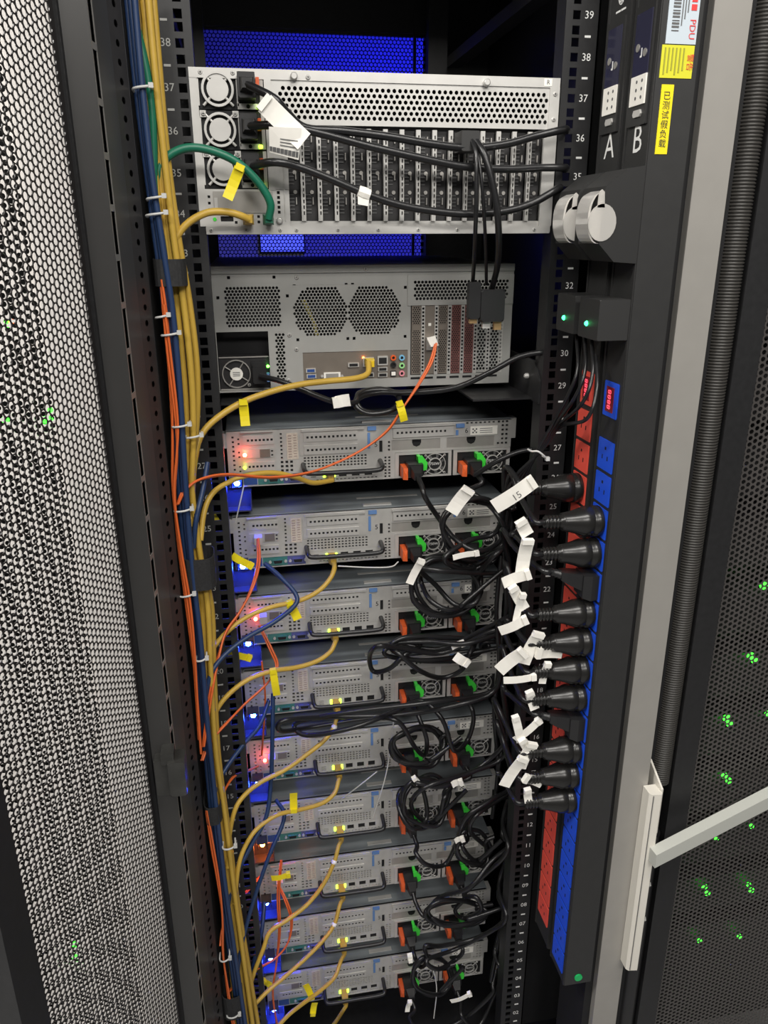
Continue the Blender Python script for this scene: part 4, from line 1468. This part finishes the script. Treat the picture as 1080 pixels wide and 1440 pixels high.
# --- orange fibres
def fibre(lab, v, off=0.0035, two=True):
    P0 = path(v)
    R = thing('fibre_cable', lab, 'cable', P0[0], 'orange fibre cables')
    o = Vector(P0[0])
    for s_ in ((0, 1) if two else (0,)):
        q = [p - o + Vector((off * s_ * (0.4 + 0.6 * math.sin(i * 1.3)), -0.002 * s_, off * s_ * 0.5)) for i, p in enumerate(P0)]
        MB().tube(q, 0.0017, 6).build('cord', ORA, R)
    return R


R = fibre('orange duplex fibre hanging from the computer card across the top two-unit server',
          [(612, 484, 0.07), (604, 510, 0.06), (588, 540, 0.055), (566, 575, 0.05), (545, 606, 0.05), (510, 632, 0.045), (470, 652, 0.035), (430, 666, 0.02), (380, 672, 0.0), (320, 668, -0.03), (280, 675, -0.05), (258, 690, -0.065), (249, 710, -0.07)])
child(R, MB().hull([tuple(at(x, y, Y)) for x, y in ((600, 475), (612, 472), (617, 486), (606, 488)) for Y in (0.099, 0.075)]), 'connector', PAPER)
flag(R, at(562, 568, 0.045), 285, 26, 11, YTAG)
fibre('orange fibre strands falling through the upper left bundle', [(226, 395, -0.07), (231, 450, -0.07), (239, 540, -0.07), (243, 620, -0.07), (244, 690, -0.07), (250, 760, -0.07), (259, 830, -0.07), (268, 900, -0.07), (275, 960, -0.07), (280, 1040, -0.07)])
fibre('second pair of orange fibre strands in the upper left bundle', [(229, 430, -0.075), (236, 500, -0.075), (247, 590, -0.075), (249, 640, -0.075), (246, 700, -0.075), (254, 780, -0.075), (264, 850, -0.075), (272, 920, -0.075), (279, 1000, -0.075), (283, 1060, -0.075)])
fibre('orange fibre from the second server module down to the bundle', [(362, 758, 0.08), (362, 790, 0.05), (354, 825, 0.02), (338, 860, 0.0), (318, 890, -0.02), (305, 930, -0.04), (294, 980, -0.06), (285, 1050, -0.07)])
fibre('orange fibre bent across the fourth server towards lower left', [(364, 880, 0.07), (380, 915, 0.05), (388, 938, 0.04), (375, 962, 0.02), (345, 990, 0.0), (315, 1020, -0.03), (292, 1045, -0.05), (283, 1070, -0.07)])
fibre('thin orange fibre rising from the fifth server module', [(368, 1062, 0.08), (371, 1020, 0.06), (373, 980, 0.06), (368, 930, 0.06)], two=False)
fibre('red orange fibre turning beside the fifth server corner', [(362, 1078, 0.07), (345, 1085, 0.03), (328, 1092, 0.0), (316, 1112, -0.03), (308, 1140, -0.06)])
fibre('orange fibre from the seventh server to lower left', [(366, 1232, 0.07), (345, 1255, 0.03), (325, 1280, -0.01), (313, 1305, -0.05), (310, 1330, -0.07)])
fibre('red orange fibre making a wide loop beside the eighth server', [(391, 1245, 0.07), (402, 1270, 0.05), (409, 1295, 0.04), (405, 1325, 0.03), (388, 1347, 0.02), (360, 1363, 0.0), (335, 1380, -0.03), (320, 1395, -0.06)])
fibre('orange fibre strands at the foot of the left bundle', [(290, 1140, -0.07), (297, 1190, -0.07), (306, 1240, -0.07), (313, 1290, -0.07), (314, 1340, -0.07), (320, 1395, -0.07), (330, 1460, -0.07)])
fibre('thin orange fibres dangling beside the lowest server', [(395, 1210, 0.07), (390, 1260, 0.05), (392, 1310, 0.04), (388, 1360, 0.03), (384, 1400, 0.02), (392, 1460, 0.02)])

# --- straps and ties round the left bundles
def strap(px0, px1, py0, py1, lab, Y=-0.06):
    a = at(px0, (py0 + py1) / 2, Y)
    b = at(px1, (py0 + py1) / 2, Y)
    zt_, zb_ = at((px0 + px1) / 2, py0, Y).z, at((px0 + px1) / 2, py1, Y).z
    cx, rx = (a.x + b.x) / 2, (b.x - a.x) / 2
    mb = MB()
    N = 20
    vs = []
    for zz in (zb_, zt_):
        for q in (1.0, 0.94):
            for i in range(N):
                t = 2 * math.pi * i / N
                vs.append((cx + rx * q * math.copysign(abs(math.cos(t)) ** 0.6, math.cos(t)), Y + 0.012 + 0.026 * q * math.copysign(abs(math.sin(t)) ** 0.6, math.sin(t)), zz))
    fs = []
    for i in range(N):
        j = (i + 1) % N
        fs += [(i, j, 2 * N + j, 2 * N + i), (N + i, 3 * N + i, 3 * N + j, N + j), (2 * N + i, 2 * N + j, 3 * N + j, 3 * N + i), (i, N + i, N + j, j)]
    mb.add(vs, fs)
    o = mb.build('cable_strap', mat('black_velcro', (0.02, 0.02, 0.021), 0.8, 0, 0.3, 400), None, (cx, Y, zb_))
    tag(o, lab, 'strap', 'black straps round the cables')


strap(216, 262, 364, 402, 'uppermost black hook-and-loop strap round the left cables')
strap(258, 303, 782, 825, 'black hook-and-loop strap beside the second and third servers')
strap(287, 312, 1128, 1152, 'small black strap level with the sixth server')
strap(312, 342, 1394, 1424, 'lowest black strap at the foot of the left cables')


def tie(px, py, w_, lab, Y=-0.07, tilt=0.1):
    c = at(px, py, Y)
    w_ = w_ * 0.75 * mm
    mb = MB().tube([(-w_, 0.01, -0.002), (-w_, -0.004, -0.001), (-w_ * 0.4, -0.009, 0), (w_ * 0.4, -0.009, tilt * 0.01), (w_, -0.004, tilt * 0.02), (w_, 0.01, tilt * 0.02)], 0.0014, 6, 4)
    mb.box(w_ * 0.8, w_ * 0.8 + 0.005, -0.009, -0.004, tilt * 0.02 - 0.002, tilt * 0.02 + 0.003)
    o = mb.build('cable_tie', TIE, None, None)
    o.location = c
    tag(o, lab, 'cable tie', 'white cable ties')


tie(200, 125, 12, 'clear cable tie high on the left bundle')
tie(219, 279, 12, 'white cable tie at the start of the green loop')
tie(220, 302, 14, 'second white cable tie just below the green loop')
tie(228, 445, 9, 'white cable tie below the uppermost black strap')
tie(240, 470, 13, 'white cable tie where the straight green cable ends')
tie(255, 598, 13, 'white cable tie level with the top two-unit server lid')
tie(272, 613, 13, 'white cable tie where the computer lead joins the bundle', -0.06)
tie(258, 716, 14, 'white cable tie above the second server')
tie(263, 835, 12, 'white cable tie level with the third server top')
tie(283, 925, 9, 'white cable tie level with the fourth server lid')
tie(322, 1188, 12, 'white cable tie level with the sixth server base')
tie(316, 1345, 10, 'white cable tie level with the eighth server')
tie(328, 1424, 13, 'white cable tie on the lowest strap')
for (px, py, an, ln, lab) in ((283, 705, 300, 36, 'yellow paper flag hanging left of the second server'), (352, 795, 145, 30, 'pale yellow flag by the second server blue light'),
                              (350, 925, 155, 33, 'narrow yellow flag above the fourth server'), (405, 1230, 185, 28, 'yellow tape flag lying on the seventh server'),
                              (370, 1380, 310, 24, 'dull yellow flag beside the eighth server'), (440, 1425, 80, 26, 'yellow flag at the bottom edge below the lowest server')):
    c = at(px, py, 0.02)
    R = thing('cable_flag', lab, 'tag', c, 'loose yellow flags')
    flag(R, c, an, ln, 11, YTAG, 'flag_sheet')

# --- power cords
def connector(R, x, z, y):
    """moulded inlet plug: block against the socket, ribbed tail bending down"""
    mb = MB().box(x - 0.0115, x + 0.0115, y - 0.027, y, z - 0.0095, z + 0.0095, 0.002)
    mb.hull([(x + a * w_, y - yy, z + b * h - dz) for yy, w_, h, dz in ((0.026, 0.009, 0.008, 0.0), (0.042, 0.0055, 0.0055, 0.005)) for a in (-1, 1) for b in (-1, 1)])
    return child(R, mb, 'connector', PLAS)


def round_plug(R, o_):
    mb = MB()
    prof = [(0.0190, 0), (0.0205, 0.002), (0.0205, 0.011), (0.0190, 0.012), (0.0190, 0.015), (0.0198, 0.016), (0.0192, 0.026), (0.0165, 0.034), (0.0138, 0.044), (0.0125, 0.052), (0.0118, 0.056)]
    d = 0.056
    for i in range(5):
        prof += [(0.0092, d + 0.001), (0.0092, d + 0.003), (0.0070, d + 0.0035), (0.0070, d + 0.005)]
        d += 0.0052
    mb.lathe([(a, b * 0.92) for a, b in prof], o_, (-1, 0, 0.04), 20)
    return child(R, mb, 'plug', mat('black_soft_vinyl', (0.015, 0.0145, 0.014), 0.27)), Vector(o_) + Vector((-0.075, 0, 0.003))


def flat_plug(R, o_):
    o_ = Vector(o_)
    mb = MB().hull([tuple(o_ + Vector((-x, a * w_, z + b * h))) for x, w_, h, z in ((0, 0.018, 0.017, 0), (0.010, 0.019, 0.018, 0), (0.020, 0.014, 0.016, 0.001)) for a in (-1, 1) for b in (-1, 1)])
    mb.hull([tuple(o_ + Vector((-x, a * w_, z + b * h))) for x, w_, h, z in ((0.012, 0.012, 0.013, 0.003), (0.040, 0.009, 0.008, 0.013), (0.048, 0.007, 0.006, 0.016)) for a in (-1, 1) for b in (-1, 1)])
    mb.lathe([(0.006, 0), (0.0065, 0.004), (0.005, 0.005), (0.0062, 0.009), (0.005, 0.010), (0.0055, 0.016)], o_ + Vector((-0.046, 0, 0.0155)), (-1, 0, 0.35), 12)
    return child(R, mb, 'plug', PLAS), o_ + Vector((-0.06, 0, 0.021))


PL = [('A', 2, 'r')] + [('B', k, 'f' if k in (4, 9) else 'r') for k in range(2, 13)]
CORDS = [
    (0, 0, [(598, 700), (618, 730), (640, 758), (672, 775), (702, 762), (716, 730), (710, 700)], 0),
    (0, 1, [(661, 690), (682, 705), (702, 728), (712, 760), (690, 790), (650, 800), (625, 785), (660, 760), (700, 745)], 1),
    (1, 0, [(592, 818), (606, 845), (636, 858), (662, 842), (672, 810), (695, 782), (715, 765)], 2),
    (1, 1, [(676, 820), (668, 848), (640, 850), (612, 822), (590, 800), (625, 803), (682, 806), (715, 800)], 3),
    (2, 0, [(570, 920), (548, 940), (525, 944), (520, 922), (532, 908), (565, 912), (622, 918), (685, 890), (718, 872)], 4),
    (2, 1, [(660, 920), (648, 943), (620, 953), (590, 943), (562, 920), (548, 906), (600, 902), (655, 905), (715, 885)], 5),
    (3, 0, [(600, 1040), (597, 1062), (583, 1050), (560, 1015), (520, 1010), (440, 1022), (396, 1028), (400, 1013), (470, 1008), (560, 1005), (640, 992), (700, 965)], 6),
    (3, 1, [(665, 1018), (656, 1043), (638, 1055), (622, 1012), (592, 985), (560, 998), (500, 1022), (432, 1034), (418, 1016), (500, 1000), (600, 988), (695, 970)], 7),
    (4, 0, [(563, 1112), (562, 1140), (580, 1166), (600, 1150), (595, 1112), (582, 1100), (622, 1106), (672, 1080), (712, 1040)], 8),
    (4, 1, [(640, 1102), (625, 1122), (618, 1146), (600, 1157), (578, 1132), (600, 1106), (662, 1086), (712, 1058)], 9),
    (5, 0, [(585, 1200), (600, 1216), (625, 1216), (640, 1190), (655, 1150), (690, 1125), (720, 1100)], 10),
    (5, 1, [(650, 1190), (668, 1210), (686, 1195), (662, 1170), (668, 1148), (700, 1125), (722, 1108)], 11),
    (6, 0, [(596, 1288), (606, 1274), (622, 1260), (660, 1248), (690, 1212), (716, 1188)], None),
    (6, 1, [(640, 1280), (652, 1291), (676, 1280), (670, 1262), (652, 1258), (682, 1230), (714, 1196)], None),
    (7, 0, [(592, 1360), (601, 1350), (598, 1330), (622, 1330), (672, 1318), (710, 1292)], None),
    (7, 1, [(640, 1350), (616, 1363), (600, 1350), (640, 1335), (690, 1310), (712, 1290)], None),
    (8, 0, [(576, 1432), (590, 1446), (640, 1440), (690, 1400)], None),
    (8, 1, [(650, 1430), (672, 1444), (694, 1402), (706, 1368)], None)]
NUM = ['topmost', 'second', 'third', 'fourth', 'fifth', 'sixth', 'seventh', 'eighth', 'lowest']
cords = []
for s_, side, wp, pl in CORDS:
    zb = servers[s_].location.z
    x = 0.060 if side == 0 else 0.152
    st_ = Vector((x, SY - 0.041, zb + 0.013))
    lab = 'black power cord in the %s socket of the %s two-unit server' % ('left' if side == 0 else 'right', NUM[s_])
    ds = [0.045 + 0.02 * math.sin(i * 1.7 + s_ * 2 + side) - 0.03 * i / len(wp) for i in range(len(wp))]
    pts = [st_, st_ + Vector((0.003, -0.016, -0.010))] + [at(a, b, d) for (a, b), d in zip(wp, ds)]
    R = thing('power_cable', lab, 'power cord', st_, 'server power cords')
    if pl is not None:
        kind = PL[pl]
        _, tip = (round_plug if kind[2] == 'r' else flat_plug)(R, OUT[kind[0], kind[1]])
        up = 0.02 * math.sin(pl * 2.1)
        pts += [Vector((0.165, -0.02 - 0.02 * (pl % 3), tip.z + 0.02 + up)), Vector((0.168, -0.07, tip.z + 0.012 + up * 0.5)), tip + Vector((-0.012, 0.004, 0.002)), tip]
    else:
        q = pts[-1]
        pts += [Vector((0.218, 0.05, q.z + 0.02)), Vector((0.255, 0.10, q.z + 0.06))]
    MB().tube([p - st_ for p in pts], 0.0040, 8).build('cord', RUB, R)
    connector(R, x, zb + 0.019, SY - 0.001)
    cords.append(R)
# paper flags on the cords: cord index, pixel, depth, angle, length, width
for ci, px, py, Y, an, ln, wd in (
        (1, 658, 690, 0.0, 236, 36, 19), (0, 748, 678, -0.06, 215, 46, 17), (2, 592, 790, 0.02, 246, 36, 11), (3, 670, 778, 0.02, 190, 32, 8),
        (1, 733, 735, -0.05, 300, 18, 14), (2, 742, 762, -0.06, 266, 40, 15), (3, 742, 808, -0.06, 200, 28, 13), (3, 722, 828, -0.06, 300, 32, 12),
        (4, 735, 838, -0.06, 262, 34, 8), (4, 738, 872, -0.06, 205, 30, 12), (5, 757, 893, -0.09, 250, 40, 16), (5, 735, 918, -0.05, 222, 34, 17),
        (6, 758, 918, -0.10, 352, 30, 16), (6, 770, 935, -0.10, 262, 26, 9), (7, 750, 952, -0.08, 185, 34, 9), (7, 745, 975, -0.08, 290, 26, 11),
        (8, 725, 1010, -0.06, 285, 38, 10), (9, 757, 1014, -0.08, 225, 36, 10), (9, 735, 1042, -0.06, 300, 22, 11), (10, 748, 1048, -0.09, 252, 36, 15),
        (10, 735, 1068, -0.09, 244, 44, 15), (11, 740, 1095, -0.09, 330, 26, 13), (11, 742, 1112, -0.08, 280, 20, 10), (4, 650, 905, 0.03, 200, 16, 10),
        (5, 656, 932, 0.02, 145, 20, 14), (8, 648, 1100, 0.02, 200, 14, 12), (9, 583, 1095, 0.03, 300, 14, 8), (12, 650, 1180, 0.03, 200, 12, 10),
        (14, 577, 1350, 0.03, 95, 14, 8), (17, 660, 1398, 0.0, 205, 34, 9), (16, 576, 1410, 0.02, 262, 24, 8)):
    g = 1.22 if px > 700 else 1.1
    Y = min(Y - 0.03, -0.135) if px > 700 else Y - 0.02
    fo = flag(cords[ci], at(px, py, Y), an, ln * g, wd * g, PAPER, 'tag', 0.12)
    if (px, py) == (748, 678):
        a = math.radians(an)
        ex, ez = Vector((-math.cos(a), 0, -math.sin(a))), Vector((math.sin(a), 0, -math.cos(a)))
        tx = MB().text('15', 0.013, at(px, py, Y) - ex * 0.026 + Vector((0, -0.0075, 0)), ex, ez)
        child(cords[ci], tx, 'tag_number', GREYP)

# --- power cords of the top server
TC = [('upper', 156, [(385, 138), (405, 160), (430, 180), (480, 184), (545, 192), (610, 203), (660, 208), (710, 203), (755, 191), (795, 182)]),
      ('middle', 114, [(385, 176), (420, 181), (460, 190), (520, 206), (590, 222), (650, 234), (710, 238), (760, 236), (795, 236)]),
      ('lower', 72, [(385, 228), (420, 235), (460, 250), (510, 271), (560, 288), (610, 297), (660, 301), (710, 297), (750, 285), (785, 265)])]
for nm_, cz, wp in TC:
    st_ = Vector((-0.162, -0.03, gz + (cz + 1) * mm))
    R = thing('power_cable', 'black power cord from the %s supply of the top server, draped rightwards' % nm_, 'power cord', st_, 'top server power cords')
    pts = [st_] + path(wp, -0.05, -0.02) + [Vector((0.235, 0.03, path([wp[-1]], 0, 0)[0].z))]
    MB().tube([p - st_ for p in pts], 0.0046, 10).build('cord', RUB, R)
    x, z = -0.162, gz + (cz + 2) * mm
    mb = MB().box(x - 0.010, x + 0.0095, -0.022, -0.001, z - 0.013, z + 0.013, 0.002)
    mb.hull([(x + a * w_, yy, z + b * w_) for yy, w_ in ((-0.021, 0.008), (-0.034, 0.005)) for a in (-1, 1) for b in (-1, 1)])
    child(R, mb, 'connector', PLAS)
    if nm_ == 'upper':
        flag(R, at(372, 145, -0.06), 318, 56, 22, PAPER, 'tag')
    if nm_ == 'middle':
        mb = MB()
        a, b, c_, d_ = at(378, 178, -0.062), at(424, 180, -0.062), at(420, 225, -0.055), at(379, 214, -0.055)
        mb.hull([tuple(p + Vector((0, e, 0))) for p in (a, b, c_, d_) for e in (0, 0.0006)])
        mb.m = 1
        for i in range(22):
            t = 0.04 + i * 0.043
            p0, p1 = d_.lerp(c_, t), a.lerp(b, t)
            q0, q1 = p0.lerp(p1, 0.06), p0.lerp(p1, 0.24)
            wv = Vector((0.0005 if i % 3 else 0.001, 0, 0))
            mb.add([q0 - wv + Vector((0, -0.0006, 0)), q0 + wv + Vector((0, -0.0006, 0)), q1 + wv + Vector((0, -0.0006, 0)), q1 - wv + Vector((0, -0.0006, 0))], [(0, 1, 2, 3)])
        for j in range(3):
            p0, p1 = d_.lerp(a, 0.36 + j * 0.11), c_.lerp(b, 0.36 + j * 0.11)
            q0, q1 = p0.lerp(p1, 0.35), p0.lerp(p1, 0.92)
            hv = Vector((0, 0, 0.0005))
            mb.add([q0 - hv + Vector((0, -0.0008, 0)), q1 - hv + Vector((0, -0.0008, 0)), q1 + hv + Vector((0, -0.0008, 0)), q0 + hv + Vector((0, -0.0008, 0))], [(0, 1, 2, 3)])
        child(R, mb, 'barcode_tag', [PAPER, GREYP])
    if nm_ == 'lower':
        q = at(512, 272, -0.045)
        mb = MB().lathe([(0.0066, -0.007), (0.0072, 0), (0.0066, 0.007)], q, (1, 0, -0.35), 8, False)
        mb.hull([tuple(q + Vector((a, -0.004, b))) for a, b in ((-0.008, -0.012), (0.004, -0.014), (0.006, 0), (-0.008, 0))] + [tuple(q + Vector((a, -0.003, b))) for a, b in ((-0.008, -0.012), (0.004, -0.014), (0.006, 0), (-0.008, 0))])
        child(R, mb, 'tag', PAPER)

# --- computer power cord, slack coil and the cord leaving to the right
st_ = Vector((-0.164, 0.075, pz + 0.026))
R = thing('power_cable', 'black power cord of the computer with a white paper flag and slack coil', 'power cord', st_)
pts = [st_] + path([(395, 536, 0.06), (430, 550, 0.05), (470, 565, 0.05), (500, 566, 0.06), (505, 553, 0.08), (535, 547, 0.09), (560, 556, 0.08), (555, 575, 0.06), (520, 582, 0.055), (500, 570, 0.06), (510, 552, 0.08), (545, 549, 0.085), (562, 562, 0.08), (545, 580, 0.06), (512, 578, 0.06), (503, 562, 0.07), (530, 552, 0.085), (575, 552, 0.07), (640, 545, 0.05), (690, 523, 0.03), (730, 502, 0.02), (768, 496, 0.01)]) + [Vector((0.25, 0.05, 1.27))]
MB().tube([p - st_ for p in pts], 0.0040, 8).build('cord', RUB, R)
x, z = -0.164, pz + 0.027
child(R, MB().box(x - 0.0095, x + 0.0095, 0.078, 0.103, z - 0.012, z + 0.012, 0.002), 'connector', PLAS)
flag(R, at(472, 566, 0.04), 8, 20, 17)

# --- video adapter leads hanging from the top server
st_ = at(662, 192, -0.03)
R = thing('video_adapter_lead', 'black video adapter leads hanging from the top server over the computer', 'cable', st_)


def wv_(pts, r, name='cord', m=RUB):
    return child(R, MB().tube(pts, r, 8), name, m)


q = at(655, 200, -0.01)
child(R, MB().box(q.x - 0.012, q.x + 0.010, -0.035, 0.0, q.z - 0.012, q.z + 0.010, 0.002), 'connector', mat('charcoal_shell', (0.03, 0.03, 0.03), 0.45))
wv_(path([(662, 194, -0.03), (669, 215, -0.045), (670, 250, -0.05), (669, 310, -0.045), (667, 360, -0.01), (665, 395, 0.03)]), 0.0028)
wv_(path([(664, 194, -0.03), (674, 230, -0.045), (680, 290, -0.045), (683, 350, -0.01), (684, 400, 0.03)]), 0.0022)
wv_(path([(668, 196, -0.03), (682, 220, -0.045), (695, 270, -0.05), (701, 320, -0.045), (700, 370, -0.01), (692, 405, 0.03)]), 0.0042)
q = at(665, 420, 0.03)
child(R, MB().box(q.x - 0.008, q.x + 0.008, 0.02, 0.032, q.z - 0.026, q.z + 0.022, 0.003), 'connector', PLAS)
q = at(690, 428, 0.03)
child(R, MB().box(q.x - 0.017, q.x + 0.016, 0.018, 0.034, q.z - 0.022, q.z + 0.020, 0.004), 'connector', PLAS)
for px, py, m in ((664, 449, BRASS), (682, 456, STEELB), (698, 458, BRASS)):
    q = at(px, py, 0.03)
    child(R, MB().box(q.x - 0.005, q.x + 0.005, 0.024, 0.030, q.z - 0.005, q.z + 0.006), 'contact', m)

# --- thin leads from the surge modules
for i, (a, lab) in enumerate((((811, 470), 'first black sensor lead dropping from the small black modules'), ((822, 470), 'second black sensor lead dropping from the small black modules'),
                              ((832, 478), 'third black sensor lead, swinging out from the modules'), ((838, 500), 'lowest black sensor lead beside the red meter'))):
    v = [atx(a[0], a[1], 0.235), atx(a[0] + 1, a[1] + 50, 0.225), atx(a[0] - 14, a[1] + 90, 0.215), at(775 + i * 4, 600, -0.07), at(757 + i * 2, 632, -0.06), at(738 - i * 5, 672, -0.04), at(722 - i * 6, 715, -0.02)]
    cable('sensor_lead', lab, 'cable', 'sensor leads', RUB, v, 0.0024, 7)
tie(757, 632, 14, 'white cable tie bunching the thin leads under the meters', -0.075, -0.6)
# grey wires between the servers
for lab, v in (('thin white wire hanging below the topmost server corner', [(343, 682, 0.07), (338, 705, 0.06), (331, 735, 0.06)]),
               ('thin grey wire sagging under the second server handle', [(475, 796, 0.07), (520, 798, 0.07), (550, 797, 0.07), (560, 790, 0.08)]),
               ('pale wire slanting between the fifth and sixth servers', [(554, 1010, 0.06), (548, 1060, 0.06), (540, 1100, 0.06), (524, 1150, 0.07)]),
               ('second pale wire slanting towards the sixth server', [(530, 1085, 0.06), (505, 1105, 0.07), (480, 1124, 0.09)]),
               ('grey wire dropping from the lowest right supply', [(608, 1358, 0.06), (614, 1390, 0.05), (610, 1432, 0.05)])):
    cable('thin_wire', lab, 'wire', 'thin pale wires', TIE, path(v), 0.0011, 6)

# --- slack loops of black cord in front of the servers
random.seed(11)
for lab, cx, cy, rx, ry, turns, Y in (('slack black cord looped before the second server right supply', 668, 745, 46, 44, 2, 0.03), ('slack black cord looped over the third server top', 625, 822, 48, 40, 3, 0.04),
                                      ('slack black cord lying across the gap below the third server', 610, 912, 72, 14, 2, 0.05), ('slack black cord bunched before the sixth server supplies', 598, 1128, 34, 34, 3, 0.045),
                                      ('slack black cord bunched before the fifth server left supply', 588, 1050, 36, 26, 3, 0.045), ('slack black cord looped above the seventh server right supply', 665, 1192, 24, 22, 2, 0.04),
                                      ('slack black cord looped before the eighth server', 640, 1283, 42, 16, 3, 0.045), ('slack black cord looped before the lowest server', 608, 1372, 26, 24, 2, 0.045)):
    pts = [at(cx + rx * 1.25, cy - ry * 0.7, Y)]
    for i in range(turns * 8 + 3):
        t = i * math.pi / 4 - 0.5
        j = 0.82 + 0.3 * random.random()
        pts.append(at(cx + rx * j * math.cos(t), cy + ry * j * math.sin(t) + 3 * math.sin(i * 0.7), Y + 0.014 * math.sin(i * 0.9)))
    pts.append(at(cx + rx * 1.7, cy - ry * 0.5, Y - 0.01))
    cable('power_cable', lab, 'power cord', 'slack black cords', RUB, pts, 0.0038)
for i, (lab, v) in enumerate((('black cord running from the topmost server up to the right rail', [(668, 668, 0.06), (700, 648, 0.04), (735, 634, 0.03), (770, 632, 0.02), (790, 630, 0.03)]),
                              ('black cord slanting behind the tags below the second server', [(600, 800, 0.07), (650, 800, 0.05), (700, 775, 0.02), (735, 742, 0.0), (760, 735, -0.02)]),
                              ('black cord rising right from below the third server', [(560, 905, 0.08), (620, 912, 0.06), (680, 885, 0.03), (725, 862, 0.0), (740, 860, -0.01)]),
                              ('black cord slanting right below the sixth server', [(650, 1170, 0.06), (668, 1140, 0.05), (690, 1125, 0.05), (718, 1120, 0.06)]),
                              ('black cord hanging inside the right rail, nearer the servers', [(705, 780, 0.03), (698, 860, 0.04), (702, 930, 0.04), (695, 1000, 0.05), (700, 1080, 0.06), (692, 1150, 0.07)]),
                              ('black cord hanging inside the right rail, nearer the plugs', [(716, 690, 0.02), (708, 770, 0.03), (712, 850, 0.03), (704, 920, 0.04), (710, 1010, 0.05), (700, 1090, 0.06)]),
                              ('black cord drooping beside the lowest right rail', [(690, 1380, 0.05), (700, 1330, 0.05), (708, 1290, 0.06), (712, 1240, 0.06)]))):
    cable('power_cable', lab, 'power cord', 'slack black cords', RUB, path(v), 0.0038)

# small lit display on the far aisle wall, seen through the perforated front door
q = at(397, 340, 1.695)
T = thing('wall_display', 'small lit blue display on the far aisle wall behind the computer', 'display', q)
child(T, MB().box(q.x - 0.075, q.x + 0.075, 1.692, 1.70, q.z - 0.035, q.z + 0.035, 0.002), 'display_case', BLACK)
child(T, MB().box(q.x - 0.07, q.x + 0.07, 1.690, 1.692, q.z - 0.03, q.z + 0.03), 'display_screen', mat('blue_screen', (0.2, 0.3, 1), 0.4, emit=0.55, ecol=(0.12, 0.16, 1)))
q = at(818, 1414, -0.12)
rk(MB().lathe([(0.004, 0), (0.004, 0.003), (0.002, 0.005)], (q.x, -0.12, q.z), (0, -1, 0), 12), 'frame_screw', STEELB)
